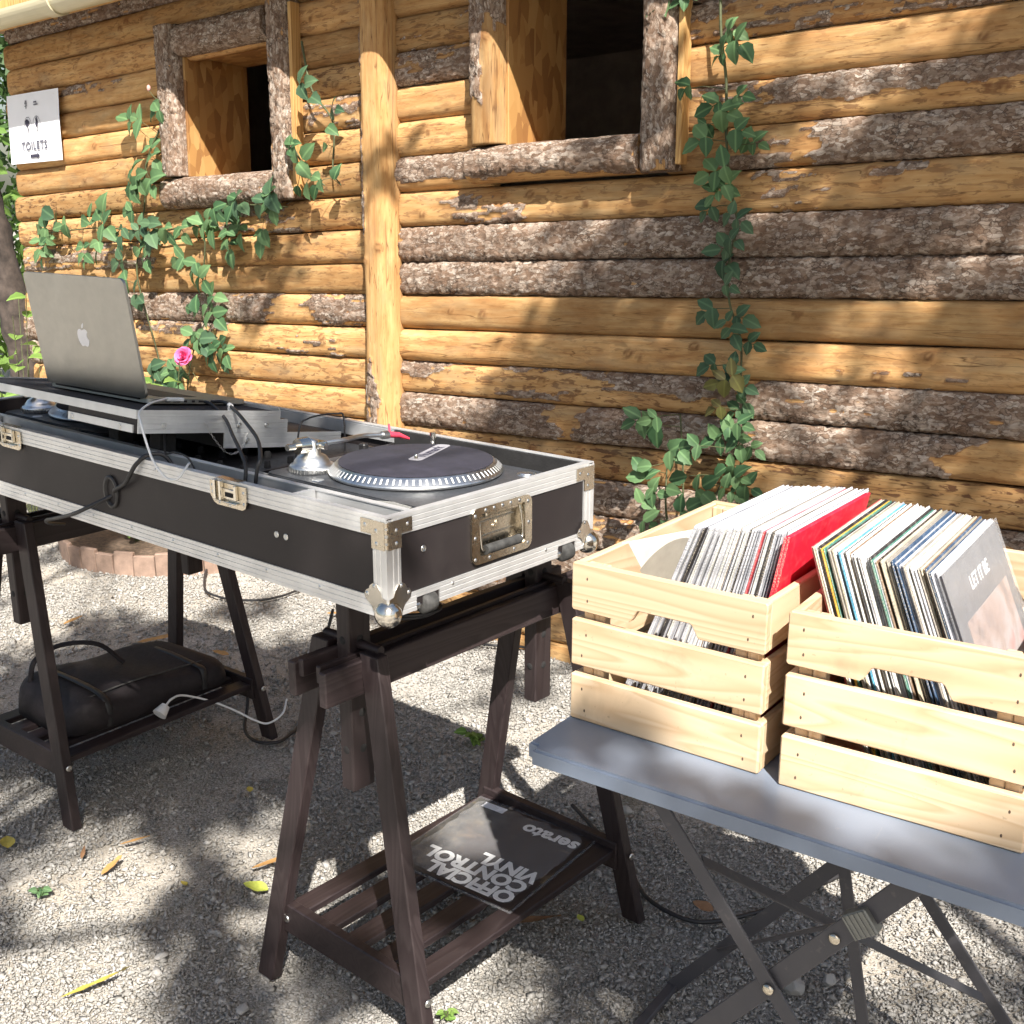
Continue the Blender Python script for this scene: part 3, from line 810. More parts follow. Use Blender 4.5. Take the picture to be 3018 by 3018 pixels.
for k, wd in ((0, .026), (1, .036)):
    m_ = MB()
    for j in range(5 + k): m_.add([(W_ * .54 + j * wd / (5 + k) + dx, SY, H_ * (.845 - .035 * k) + dz) for dx, dz in ((0, 0), (.005, 0), (.005, .006 + .002 * (j % 2)), (0, .006))], [(0, 1, 2, 3)])
    m_.build('small_print', M['ink_grey'], sg)
for (u, v) in ((.06, .95), (.93, .93), (.95, .06), (.07, .05)):
    m_ = MB(); m_.tube([(W_ * u - .006, SY - .0006, H_ * v + .002), (W_ * u + .008, SY - .0006, H_ * v - .002)], .0006, 5); m_.build('staple', M['zinc'], sg)
# ------------------------------------------------------------------ leaves and climbing roses
def leaf_mesh(L, W, fold=0.25, droop=0.25, name='leaf', serr=0.06, seed=0):
    rr = random.Random(seed)
    n = 7; vs = []; fs = []
    for i in range(n + 1):
        t = i / n
        w = W * 0.5 * (math.sin(math.pi * min(1, t * 0.98 + 0.02) ** 0.80) ** 0.85) * (1 + (serr if i % 2 else -serr) * (0 < i < n))
        z = -droop * L * t * t
        y = L * t
        curl = rr.uniform(-.04, .04) * L
        vs += [(-w, y, z + fold * w + curl * t), (0, y, z), (w, y, z + fold * w - curl * t)]
    for i in range(n):
        a = i * 3
        fs += [(a, a + 1, a + 4, a + 3), (a + 1, a + 2, a + 5, a + 4)]
    m_ = MB(); m_.add(vs, fs, 0, True)
    me = bpy.data.meshes.new(name); me.from_pydata(m_.v, [], m_.f); me.polygons.foreach_set('use_smooth', m_.sm)
    return me
LEAVES = {}
for key in ('leaf', 'leaf_dark', 'leaf_young', 'leaf_bright', 'treeleaf'):
    LEAVES[key] = []
    for k in range(4):
        me = leaf_mesh(1.0, 0.62 + 0.06 * k, 0.18 + .08 * k, 0.12 + .1 * k, seed=k)
        # real size is baked in: 55 mm leaves
        for v in me.vertices: v.co *= 0.055
        me.materials.append(M[key]); LEAVES[key].append(me)

def place_leaf(parent, key, p, tip, nrm, size, rr):
    """p base point, tip direction, face normal (parent-local)"""
    y = Vector(tip).normalized(); z = Vector(nrm); z = (z - y * z.dot(y))
    if z.length < 1e-4: z = Vector((0.1, 0.3, 0.9)); z = z - y * z.dot(y)
    z.normalize(); x = y.cross(z)
    s = size / 0.055
    mt = Matrix(((x.x * s, y.x * s, z.x * s, p[0]), (x.y * s, y.y * s, z.y * s, p[1]), (x.z * s, y.z * s, z.z * s, p[2]), (0, 0, 0, 1)))
    o = bpy.data.objects.new('leaf', rr.choice(LEAVES[key]))
    link(o, parent); o.matrix_local = mt
    return o

def compound(parent, mb, key, p0, c, rr, size, nleaf=3, depth=-0.03):
    """one rose leaf: a stalk from p0 to c with leaflets round its end"""
    p0 = Vector(p0); c = Vector(c)
    mb.tube([p0, (p0 + c) / 2 + Vector((0, -0.012, 0.006)), c], 0.0013, 5)
    d = (c - p0)
    if d.length < 0.01: d = Vector((rr.uniform(-1, 1), 0, -0.6))
    d.y = 0
    if d.length < 1e-3: d = Vector((0.3, 0, -1))
    d.normalize(); d = (d + Vector((0, 0, -0.55))).normalized()
    side = Vector((-d.z, 0, d.x))
    dirs = [d]
    if nleaf >= 3: dirs += [d * 0.45 + side, d * 0.45 - side]
    if nleaf >= 5: dirs += [side - d * 0.1, -side - d * 0.1]
    for i, dd in enumerate(dirs[:nleaf]):
        base = c - d * (0.022 if 1 <= i <= 2 else (0.05 if i > 2 else 0.0)) * (size / .055)
        dd = Vector(dd).normalized() + Vector((rr.uniform(-.25, .25), rr.uniform(-.45, .15), rr.uniform(-.25, .25)))
        nr = Vector((rr.uniform(-.5, .6), -1, rr.uniform(0.0, .9)))
        place_leaf(parent, key, base, dd, nr, size * rr.uniform(.75, 1.15), rr)

def vine(name, label, stems, leaves, keyf, size, group, seed, nl=(3, 3, 5), yleaf=-0.10):
    o = thing(name, label, 'climbing plant', group=group, mat=WALL)
    rr = random.Random(seed)
    allp = []
    for st in stems:
        pts = smooth_path([(s, -0.06 - 0.015 * math.sin(i * 2.1), t) for i, (s, t) in enumerate(st)], 6)
        mb = MB(); mb.tube(pts, 0.004, 6, radii=[0.0045 - 0.0022 * i / len(pts) for i in range(len(pts))])
        mb.build('stem', M['stem'], o); allp += pts
    mb = MB()
    for (s, t) in leaves:
        c = Vector((s, yleaf + rr.uniform(-.03, .03), t))
        p = min(allp, key=lambda q: (q - c).length)
        compound(o, mb, keyf(s, t, rr), p, c, rr, size * rr.uniform(.85, 1.15), rr.choice(nl))
    mb.build('leaf_stalks', M['stem'], o)
    return o

right_stem = [(2.514, 2.05), (2.528, 1.896), (2.536, 1.769), (2.549, 1.626), (2.574, 1.481), (2.587, 1.379), (2.573, 1.261), (2.586, 1.156), (2.613, 1.051), (2.627, 0.929), (2.646, 0.807), (2.629, 0.68), (2.63, 0.553), (2.62, 0.3), (2.63, 0.05)]
rl = [(2.583, 1.885), (2.62, 1.841), (2.439, 1.747), (2.522, 1.83), (2.606, 1.717), (2.509, 1.698), (2.568, 1.671), (2.477, 1.643), (2.627, 1.618), (2.496, 1.599), (2.66, 1.587), (2.533, 1.51), (2.576, 1.486), (2.544, 1.452), (2.638, 1.376), (2.52, 1.409), (2.624, 1.325), (2.577, 1.26), (2.558, 1.305), (2.613, 1.201), (2.532, 1.126), (2.634, 1.112), (2.627, 1.067), (2.67, 1.039), (2.546, 0.973), (2.623, 0.977), (2.591, 0.929), (2.667, 0.918), (2.577, 0.852), (2.621, 0.839), (2.672, 0.812), (2.597, 0.791), (2.65, 0.749), (2.564, 0.757), (2.693, 0.737), (2.619, 0.683), (2.671, 0.657), (2.656, 0.608), (2.706, 0.63), (2.397, 1.992), (2.328, 1.995)]
vine('climbing_rose', 'climbing rose growing straight up the log wall right of the large window', [right_stem], rl,
     lambda s, t, r: 'leaf_young' if 0.83 < t < 0.95 and s < 2.61 else ('leaf_dark' if 0.9 < t < 1.45 else 'leaf'), 0.050, 'climbing roses on the log wall', 11)
low = [(2.357, 0.806), (2.429, 0.82), (2.394, 0.786), (2.52, 0.734), (2.555, 0.752), (2.486, 0.715), (2.415, 0.677), (2.379, 0.657), (2.436, 0.599), (2.471, 0.619), (2.4, 0.579), (2.523, 0.656), (2.544, 0.564), (2.576, 0.631), (2.594, 0.617), (2.42, .5), (2.48, .48), (2.55, .5)]
vine('rose_shrub', 'low sparse rose shrub at the wall behind the left record crate', [[(2.46, 0.05), (2.45, .4), (2.44, .6), (2.43, .82)], [(2.46, .1), (2.5, .45), (2.57, .62), (2.63, .75)], [(2.45, .35), (2.40, .5), (2.38, .66)]], low,
     lambda s, t, r: 'leaf', 0.056, 'climbing roses on the log wall', 12, nl=(2, 3, 3), yleaf=-0.2)
ll = [(-0.168, 1.884), (-0.282, 1.894), (-0.056, 1.896), (-0.111, 1.72), (-0.158, 1.626), (-0.218, 1.596), (-0.255, 1.62), (-0.084, 1.611), (-0.921, 1.51), (-1.02, 1.464), (-0.836, 1.471), (-0.985, 1.39), (-1.04, 1.33), (-0.528, 1.519), (-0.614, 1.499), (-0.454, 1.448), (-0.377, 1.412), (-0.506, 1.358), (-0.681, 1.313), (-0.286, 1.511), (-0.142, 1.418), (-0.192, 1.308), (-0.107, 1.384), (-0.238, 1.42), (0.007, 1.414), (0.152, 1.431), (0.207, 1.461), (0.079, 1.412), (0.256, 1.428), (0.362, 1.487), (0.429, 1.505), (0.329, 1.488), (0.494, 1.512), (0.62, 1.498), (0.68, 1.485), (0.387, 1.384), (0.351, 1.343), (0.438, 1.403), (0.549, 1.38), (0.204, 1.218), (0.137, 1.261), (0.051, 1.305), (0.233, 1.153), (0.296, 1.068), (0.141, 1.098), (0.148, 0.978), (0.094, 0.976), (0.217, 0.958), (0.249, 0.911), (0.353, 0.919), (0.283, 0.906), (-0.048, 0.836), (-0.129, 0.786), (0.022, 0.782), (-0.164, 0.83), (-0.33, 1.22), (-0.4, 1.30), (-0.28, 1.15)]
lv = vine('climbing_rose', 'spreading climbing rose with one pink bloom below the small window', [[(-0.004, 1.926), (-0.172, 1.726), (-0.248, 1.555), (-0.223, 1.421), (0.165, 1.432), (0.127, 1.196), (0.191, 1.109), (0.088, 0.953), (-0.023, 0.743), (-0.05, .4), (-.02, .02)], [(-0.223, 1.421), (-0.541, 1.452), (-1.076, 1.442)], [(0.165, 1.432), (0.392, 1.508), (0.677, 1.497)], [(-0.223, 1.421), (-.3, 1.25), (-.22, .9), (-.1, .5)]], ll,
     lambda s, t, r: 'leaf_dark' if r.random() < .22 else 'leaf', 0.074, 'climbing roses on the log wall', 13, nl=(3, 3, 5))
vine('climbing_rose', 'thin climbing rose hanging beside the right jamb of the small window', [[(0.80, 2.08), (0.861, 1.904), (0.94, 1.786), (0.947, 1.618), (1.0, 1.559)], [(0.706, 1.748), (0.818, 1.626), (0.887, 1.565)]], [(0.88, 1.917), (0.906, 1.869), (0.988, 1.825), (0.971, 1.762), (0.783, 1.711), (0.839, 1.66), (0.74, 1.733), (0.863, 1.574), (0.92, 1.561), (1.005, 1.576), (0.775, 1.569), (.94, 1.70)],
     lambda s, t, r: 'leaf_dark' if t > 1.78 else 'leaf', 0.062, 'climbing roses on the log wall', 14, nl=(1, 2, 3))
# rose flower
def flower(parent, c, r, seed):
    rr = random.Random(seed)
    mb = MB(); mb.sphere(c, r * .34, 10, 8); core = mb.build('flower', M['petal'], parent)
    mb = MB(); mb.tube(smooth_path([Vector(c), Vector(c) + Vector((-.006, .03, -.05)), Vector(c) + Vector((.012, .06, -.11))], 5), .0018, 5); mb.build('flower_stalk', M['stem'], parent)
    pm = []
    for k in range(3):
        n = 6; vs = []; fs = []
        for i in range(n + 1):
            for j in range(n + 1):
                u = i / n - .5; v = j / n
                w = math.sin(math.pi * (.12 + .80 * v)) ** .6
                vs.append((u * w * 1.15, v - .05, .55 * (u * w) ** 2 * 2 + (.42 - .10 * k) * v * v - .12 * max(0, v - .75) * 4 * (k > 0)))
        for i in range(n):
            for j in range(n): fs.append((i * (n + 1) + j, (i + 1) * (n + 1) + j, (i + 1) * (n + 1) + j + 1, i * (n + 1) + j + 1))
        me = bpy.data.meshes.new('petal'); me.from_pydata(vs, [], fs); me.polygons.foreach_set('use_smooth', [True] * len(fs)); me.materials.append(M['petal']); pm.append(me)
    ax = Vector((.35, -.9, .35)).normalized()
    q = ax.to_track_quat('Z', 'Y')
    for ringi, (n, tilt, sc) in enumerate(((4, 72, .62), (5, 52, .85), (7, 26, 1.0), (7, 8, 1.05))):
        for k in range(n):
            a = 6.283 * (k + .37 * ringi) / n + rr.uniform(-.1, .1)
            e = q.to_matrix().to_4x4() @ Matrix.Rotation(a, 4, 'Z') @ Matrix.Rotation(R(tilt + rr.uniform(-6, 6)), 4, 'X') @ Matrix.Scale(r * sc, 4)
            o = bpy.data.objects.new('petal', pm[min(2, ringi)]); link(o, core)
            o.matrix_local = Matrix.Translation(c) @ e
flower(lv, (0.115, -0.15, 0.905), 0.043, 4)
mb = MB(); mb.sphere((-0.095, -.10, 2.0), .009, 8, 6, sc=(1, 1, 1.5)); mb.build('rose_bud', plain('pale_bud', (.55, .30, .26), .6), lv)
mb = MB(); mb.tube([(-0.004, -.07, 1.926), (-.06, -.10, 1.96), (-.095, -.10, 1.99)], .0016, 5); mb.build('bud_stalk', M['stem'], lv)

# ------------------------------------------------------------------ planted bed with board edging
bed = thing('planting_bed', 'low planting bed edged with pinkish boards at the foot of the wall', 'flower bed', loc=(-1.65, 4.62, 0))
er = [(-0.42, 0.36), (-0.30, 0.13), (-0.12, 0.0), (0.10, -0.06), (0.34, -0.02), (0.60, 0.06), (0.85, 0.02), (1.15, -0.22), (1.45, -0.48), (1.8, -0.72)]
pp = smooth_path([(x, y, 0) for x, y in er], 5)
for i in range(0, len(pp) - 2, 2):
    a, b = pp[i], pp[i + 2]; d = (b - a); L = d.length; ang = math.atan2(d.y, d.x)
    mb = MB(); h = 0.085 + 0.007 * math.sin(i * 1.7)
    mb.box(-L / 2 + .001, L / 2 - .001, -.011, .011, -.02, h, bev=.003)
    mb.build('edging_board', M['clay'], bed, loc=((a + b) / 2 + Vector((0, 0, 0))), rot=(R(rnd.uniform(-4, 4)), 0, ang))
V2 = [Vector((p.x, p.y + .02, .065)) for p in pp]
bk = [Vector((p.x * .6 + .35 * .615 + (p.x * .4), 0, 0)) for p in pp]
mb = MB()
far = []
for p in pp:
    # project to the wall line
    w0 = Vector((-1.65 + p.x, 4.62 + p.y, 0)); k = (WP - w0).dot(WB) - 0.03
    q = w0 + Vector((WB.x, WB.y, 0)) * k; far.append(Vector((q.x + 1.65, q.y - 4.62, .08)))
n = len(pp)
mb.add(V2 + far, [(i, i + 1, n + i + 1, n + i) for i in range(n - 1)], 0, True)
mb.build('soil', M['soil'], bed)
def low_plant(name, label, loc, nst, h, key, seed, size, spread=.5, group=None):
    o = thing(name, label, 'plant', loc=loc, group=group)
    rr = random.Random(seed)
    for k in range(nst):
        a = rr.uniform(0, 6.28); sp = rr.uniform(.1, spread); hh = h * rr.uniform(.6, 1.1)
        tip = Vector((math.cos(a) * sp * hh, math.sin(a) * sp * hh, hh))
        mb = MB(); mb.tube([(0, 0, 0), tip * .5 + Vector((0, 0, hh * .08)), tip], .002, 5); mb.build('stem', M['stem'], o)
        for j in range(rr.randint(3, 5)):
            f = rr.uniform(.35, 1.0); b = rr.uniform(0, 6.28)
            place_leaf(o, key, tip * f, (math.cos(b), math.sin(b), rr.uniform(-.2, .5)), (rr.uniform(-.4, .4), rr.uniform(-.8, 0), 1), size * rr.uniform(.7, 1.2), rr)
    return o
low_plant('bedding_plant', 'small green plant growing in the planting bed under the case', (-1.66, 4.80, .06), 9, .17, 'leaf_bright', 3, .065, .9)
low_plant('leafy_shrub', 'sunlit light green shrub left of the laptop', (-2.32, 5.3, 0.0), 16, 1.12, 'leaf_bright', 5, .10, .30)
low_plant('leafy_shrub', 'pale green plant behind the laptop below the rose bloom', (-1.42, 4.55, .06), 7, .80, 'leaf_bright', 8, .08, .16)

# ------------------------------------------------------------------ trees beyond the wall
def foliage(name, parent, centres, nper, r, lsize, mat, seed):
    rg = np.random.default_rng(seed)
    vs = []; fs = []
    for ci, c in enumerate(centres):
        if isinstance(nper, list): r = nper[ci]; cnt = int(14 + 1250 * r * r)
        else: cnt = nper
        for _ in range(cnt):
            d = rg.normal(0, 1, 3); d /= np.linalg.norm(d); rad = r * rg.random() ** .45
            p = np.array(c) + d * rad * np.array([1, 1, .75])
            t = rg.normal(0, 1, 3); t[2] -= .4; t /= np.linalg.norm(t)
            nn = rg.normal(0, 1, 3) + np.array([0, 0, 1.0]); nn -= t * nn.dot(t); nn /= np.linalg.norm(nn); sx = np.cross(t, nn)
            L = lsize * rg.uniform(.7, 1.3); Wd = L * .32
            b = len(vs)
            vs += [tuple(p), tuple(p + t * L * .45 + sx * Wd + nn * L * .05), tuple(p + t * L), tuple(p + t * L * .45 - sx * Wd + nn * L * .05)]
            fs += [(b, b + 1, b + 2, b + 3)]
    me = bpy.data.meshes.new(name); me.from_pydata(vs, [], fs)
    return mesh_obj(name, me, mat, parent)

def trunk_mesh(pts, r0, r1, n=14, seed=0, rough=.18):
    mb = MB(); pts = smooth_path(pts, 8); m = len(pts)
    rr = random.Random(seed)
    mb.tube(pts, r0, n, radii=[(r0 + (r1 - r0) * i / m) * (1 + rr.uniform(-rough, rough) * .35) for i in range(m)])
    for i, v in enumerate(mb.v):
        mb.v[i] = (v[0] + rr.uniform(-1, 1) * r0 * .09, v[1] + rr.uniform(-1, 1) * r0 * .09, v[2])
    return mb
tr = thing('tree', 'dark leaning tree trunk at the left end of the log wall', 'tree', loc=(-2.62, 6.15, 0), group='trees around the cabin')
trunk_mesh([(0, 0, -.05), (-.03, .02, .7), (-.12, .03, 1.3), (-.21, .05, 2.0), (-.34, .1, 3.0), (-.4, .2, 4.2)], .095, .06, seed=3).build('trunk', M['trunkbark'], tr)
for k, (a, b) in enumerate((((-.34, .1, 3.0), (-1.0, .6, 4.0)), ((-.3, .1, 2.7), (.2, -.3, 3.9)), ((-.4, .2, 4.2), (-.5, .2, 5.2)))):
    mb = MB(); mb.tube([a, ((Vector(a) + Vector(b)) / 2 + Vector((0, 0, .12))), b], .03, 8, radii=[.035, .025, .012]); mb.build('limb', M['trunkbark'], tr)
foliage('crown', tr, [(-1.0, .6, 4.2), (.3, -.2, 4.1), (-.5, .2, 5.2), (-.6, .8, 4.6), (-.9, -.3, 4.9)], 420, .75, .11, M['treeleaf'], 4)
for k, (x, y, h, lab) in enumerate(((-5.6, 10.5, 2.6, 'large sunlit bush in the distance beyond the left wall end'), (-4.3, 9.0, 1.7, 'lower sunlit bush just beyond the left wall end'), (-8.0, 13.5, 4.2, 'tall bush far behind the other bushes at the left edge'), (-4.9, 12.5, 3.4, 'dark tall bush between the distant bushes at left'))):
    b = thing('bush', lab, 'bush', loc=(x, y, 0), group='bushes beyond the wall')
    rr = random.Random(k + 60)
    cs = [(rr.uniform(-.7, .7), rr.uniform(-.6, .6), h * rr.uniform(.12, .95)) for _ in range(14)]
    for j in range(5):
        mb = MB(); mb.tube([(rr.uniform(-.1, .1), 0, 0), (cs[j][0] * .5, cs[j][1] * .5, cs[j][2] * .6), cs[j]], .02, 6, radii=[.03, .02, .008]); mb.build('stem', M['trunkbark'], b)
    foliage('foliage', b, cs, 150, .55, .13, M['leaf_bright'] if k != 3 else M['treeleaf'], 70 + k)

# ------------------------------------------------------------------ the shade trees behind the camera
# crown clumps sit along the sun's direction from the places that lie in dappled shade;
# (gx, gy) is where a ray through the clump would reach the ground
SH = [  # gx, gy, radius, number of clumps, clump size
    (0.18, 4.75, .24, 7, .20), (0.5, 4.35, .28, 6, .20), (0.95, 4.2, .36, 8, .20), (1.35, 4.0, .4, 8, .22), (.78, 4.68, .2, 4, .18), (1.3, 4.7, .4, 7, .22), (-.14, 4.55, .16, 4, .18), (0.02, 5.12, .10, 2, .12), (1.25, 3.5, .25, 5, .2), (.65, 3.75, .2, 3, .2), (1.9, 4.3, .6, 9, .25), (.2, 4.3, .2, 3, .2),
    (-1.10, 3.05, .32, 10, .2), (-1.45, 3.40, .40, 9, .22), (-0.85, 2.80, .16, 3, .16), (-1.9, 3.2, .45, 6, .22),
    (-0.72, 5.75, .2, 1, .12), (-2.3, 5.8, .4, 2, .15), (-1.25, 5.72, .1, 1, .14),
    (-.05, 2.22, .02, 2, .06), (.05, 2.10, .02, 1, .05), (.155, 1.975, .02, 2, .06), (.34, 1.83, .02, 2, .06), (0.55, 1.66, .2, 3, .2), (.21, 1.76, .04, 2, .08), (.27, 1.70, .05, 2, .09), (.10, 1.82, .03, 1, .05), (.36, 1.62, .05, 2, .09), (.30, 1.55, .08, 2, .1), (0.95, 2.1, .3, 2, .18),
    (-.70, 2.30, .03, 2, .09), (-.68, 2.17, .04, 3, .09), (-.63, 2.04, .03, 2, .09), (-.58, 1.93, .05, 3, .10), (-.52, 1.80, .04, 2, .09), (-.36, 1.93, .06, 2, .09), (-1.10, 2.14, .04, 1, .07), (-.48, 1.70, .06, 1, .10), (-1.55, 2.7, .15, 2, .15), (.08, 1.99, .05, 1, .10), (-.80, 2.45, .04, 1, .07),
    (-1.0, 3.6, .22, 6, .15), (-.62, 3.55, .18, 5, .14), (-.72, 3.12, .14, 3, .12), (.32, 3.25, .12, 2, .12), (-.28, 3.8, .2, 4, .15), (-.95, 4.15, .15, 2, .12), (-.4, 4.2, .2, 4, .15), (.25, 3.65, .2, 3, .15), (-1.35, 3.85, .2, 3, .15), (.05, 3.45, .1, 2, .1),
    (-.85, 2.70, .14, 5, .12), (-.64, 2.66, .10, 3, .11), (-.44, 2.58, .06, 2, .09), (-1.06, 2.72, .10, 3, .12), (-1.15, 2.50, .05, 1, .09), (-.30, 2.28, .06, 2, .09), (-.15, 2.15, .06, 2, .09), (-2.0, 4.8, .3, 3, .2), (-2.6, 4.0, .7, 8, .25), (2.6, 3.6, .9, 9, .25), (2.3, 2.3, .8, 6, .25), (1.8, 1.2, .4, 4, .25), (0.3, 0.3, .7, 7, .25), (-1.6, .4, .7, 6, .25), (-2.9, 2.2, .8, 7, .25)]
def shade_tree(name, label, base, sel, seed, hmin, hmax):
    rr = random.Random(seed)
    t = thing(name, label, 'tree', loc=base, group='trees around the cabin')
    B = Vector(base)
    cl = []; rad_ = []
    for (gx, gy, rad, n, cr) in sel:
        for _ in range(n):
            a = rr.uniform(0, 6.28); q = rad * math.sqrt(rr.random())
            hgt = rr.uniform(hmin, hmax)
            rad_.append(cr)
            cl.append(Vector((gx + q * math.cos(a), gy + q * math.sin(a), 0)) + SUNK * hgt - B)
    top = sum(cl, Vector()) / len(cl)
    fork = Vector((top.x * .35, top.y * .35, 2.6))
    trunk_mesh([(0, 0, -.05), (0.03, 0.05, 1.0), (fork.x * .5, fork.y * .5, 1.9), fork], .16, .11, seed=seed).build('trunk', M['trunkbark'], t)
    # limbs reach a handful of nodes; twigs join clumps to the nearest node
    nodes = [cl[i] for i in range(0, len(cl), 9)]
    for nd in nodes:
        mid = fork.lerp(nd, .5) + Vector((rr.uniform(-.2, .2), rr.uniform(-.2, .2), .35))
        mb = MB(); mb.tube(smooth_path([fork, mid, nd], 5), .03, 7, radii=[.05 - .04 * i / 10 for i in range(11)]); mb.build('limb', M['trunkbark'], t)
    mb = MB()
    for c in cl:
        nd = min(nodes, key=lambda q: (q - c).length)
        if (nd - c).length > 1e-3: mb.tube([nd, (nd + c) / 2 + Vector((0, 0, .05)), c], .008, 5)
    mb.build('twigs', M['trunkbark'], t)
    foliage('crown', t, [tuple(c) for c in cl], rad_, .22, .085, M['treeleaf'], seed + 1)
shade_tree('tree', 'broad leafy tree standing behind the camera to the right', (2.4, -2.6, 0), [s for s in SH if s[0] > 0.05], 21, 4.2, 6.2)
shade_tree('tree', 'broad leafy tree standing behind the camera to the left', (-2.3, -2.2, 0), [s for s in SH if s[0] <= 0.05], 22, 4.2, 6.2)
# ------------------------------------------------------------------ flight case
CYAW = 0.6964
CORG = Vector((-0.194, 1.6854, 0.8693))            # front right bottom corner
CASE = Matrix.Translation(CORG) @ Matrix.Rotation(-CYAW, 4, 'Z')
CL, CWD, CH = 1.57, 0.542, 0.1615                   # length (towards -x), depth (y), height
case = thing('flight_case', 'open black flight case with aluminium edges and chrome corners on two trestles', 'flight case', mat=CASE)

def cbox(name, mat, *a, bev=0.0, **k):
    mb = MB(); mb.box(*a, bev=bev); return mb.build(name, mat, k.pop('parent', case), **k)
EW = 0.030
# panels
cbox('front_panel', M['laminate'], -CL + .004, -.004, 0.0, 0.009, .004, CH - .004)
cbox('back_panel', M['laminate'], -CL + .004, -.004, CWD - .009, CWD, .004, CH - .004)
cbox('bottom_panel', M['laminate'], -CL + .010, -.010, .0095, CWD - .0095, .002, .012)
cbox('left_panel', M['laminate'], -CL, -CL + .009, .0095, CWD - .0095, .004, CH - .004)
# right end panel with a hole for the sunk handle
h0, h1, z0, z1 = .212, .338, .050, .128
cbox('right_panel', M['laminate'], -.009, 0, .0095, h0, .004, CH - .004)
cbox('right_panel', M['laminate'], -.009, 0, h1, CWD - .0095, .004, CH - .004)
cbox('right_panel', M['laminate'], -.009, 0, h0 + .0002, h1 - .0002, .004, z0)
cbox('right_panel', M['laminate'], -.009, 0, h0 + .0002, h1 - .0002, z1, CH - .004)
# grooved aluminium edging: polygon across the edge, extruded along it
def ridged(lo, hi, out, inn, k=3):
    """points down a face at depth `out` from hi to lo with k fine grooves"""
    p = [(out, hi)]
    for i in range(k):
        c = hi + (lo - hi) * (i + .8) / (k + .6); w = abs(hi - lo) * .035
        s = 1 if lo < hi else -1
        p += [(out, c + s * w), (out + inn, c + s * w * .5), (out + inn, c - s * w * .5), (out, c - s * w)]
    p.append((out, lo)); return p
T2 = 0.0025
topF = ridged(CH - EW, CH + T2, -T2, .0009) + [(0.0, CH - EW), (0.0, CH + .0005), (.0115, CH + .0005), (.0115, CH + T2)]
mb = MB(); mb.prism(topF, 'x', -CL - T2, T2); mb.build('edge_profile', M['alu'], case)
botF = ridged(-T2, EW, -T2, .0009)[::1] + [(0.0, -T2), (0.0, -T2 + .0001)]
mb = MB(); mb.prism(ridged(-T2, EW, -T2, .0009) + [(.02, -T2), (.02, -.0005), (0, -.0005), (0, EW)], 'x', -CL, .0); mb.build('edge_profile', M['alu'], case)
mirror = lambda poly: [(CWD - y, z) for y, z in poly]
mb = MB(); mb.prism(mirror(topF), 'x', -CL - T2, T2); mb.build('edge_profile', M['alu'], case)
mb = MB(); mb.prism(mirror(ridged(-T2, EW, -T2, .0009) + [(.02, -T2), (.02, -.0005), (0, -.0005), (0, EW)]), 'x', -CL, 0); mb.build('edge_profile', M['alu'], case)
# inner face of the back rim (tongue)
strip_b = cbox('rim_tongue', M['alu'], -1.05, -.52, CWD - .0165, CWD - .012, CH - .028, CH - .0005)
for (u0, u1) in ((.012, .5195), (1.0505, 1.558)): cbox('rim_lining', M['foam'], -u1, -u0, CWD - .0165, CWD - .012, CH - .05, CH - .0005)
def endprof(poly, sign, y0, y1):
    x0 = 0.0 if sign > 0 else -CL
    mb = MB(); mb.prism([(y, z) for y, z in poly], 'y', y0, y1)
    # poly is (outward distance negative = out, z): map to x
    mb.v = [((x0 - v[0]) if sign > 0 else (x0 + v[0]), v[1], v[2]) for v in mb.v]
    return mb.build('edge_profile', M['alu'], case)
endprof(topF, 1, .0117, CWD - .0117); endprof(topF, -1, .0117, CWD - .0117)
full = ridged(-T2, EW, -T2, .0009) + [(.02, -T2), (.02, -.0005), (0, -.0005), (0, EW)]
upper = ridged(.019, EW, -T2, .0009, 1) + [(0, .019), (0, EW)]
WH = [(.062, .116), (.436, .490)]
ys = [-T2, WH[0][0], WH[0][1], WH[1][0], WH[1][1], CWD + T2]
for i in range(5): endprof(full if i % 2 == 0 else upper, 1, ys[i] + .0001, ys[i + 1] - .0001)
endprof(full, -1, -T2, CWD + T2)
# upright corner profiles
for (xc, sx) in ((0.0, 1), (-CL, -1)):
    for (yc, sy) in ((0.0, -1), (CWD, 1)):
        mb = MB(); w = .028
        poly = [(T2 + .0006, -T2 - .0006)] + [(p[1], p[0] - .0006) for p in ridged(-w, 0, -T2, .0008, 2)[::-1]][::-1] + [(-w, 0), (0, 0), (0, w)] + [(-(p[0]) + .0006, -p[1]) for p in ridged(-w, 0, -T2, .0008, 2)[::-1]]
        poly = [(T2 + .0006, -T2 - .0006), (-.008, -T2 - .0006), (-.009, -T2 + .0004), (-.011, -T2 + .0004), (-.012, -T2 - .0006), (-.019, -T2 - .0006), (-.020, -T2 + .0004), (-.022, -T2 + .0004), (-.023, -T2 - .0006), (-w, -T2 - .0006), (-w, 0), (0, 0), (0, w), (T2 + .0006, w), (T2 + .0006, .023), (T2 - .0004, .022), (T2 - .0004, .020), (T2 + .0006, .019), (T2 + .0006, .012), (T2 - .0004, .011), (T2 - .0004, .009), (T2 + .0006, .008)]
        mb.prism([(xc + sx * p[0] * 1, yc - sy * p[1] * 1 if sy < 0 else yc - p[1]) for p in poly], 'z', .002, CH - .002)
        mb.build('corner_profile', M['alu'], case)
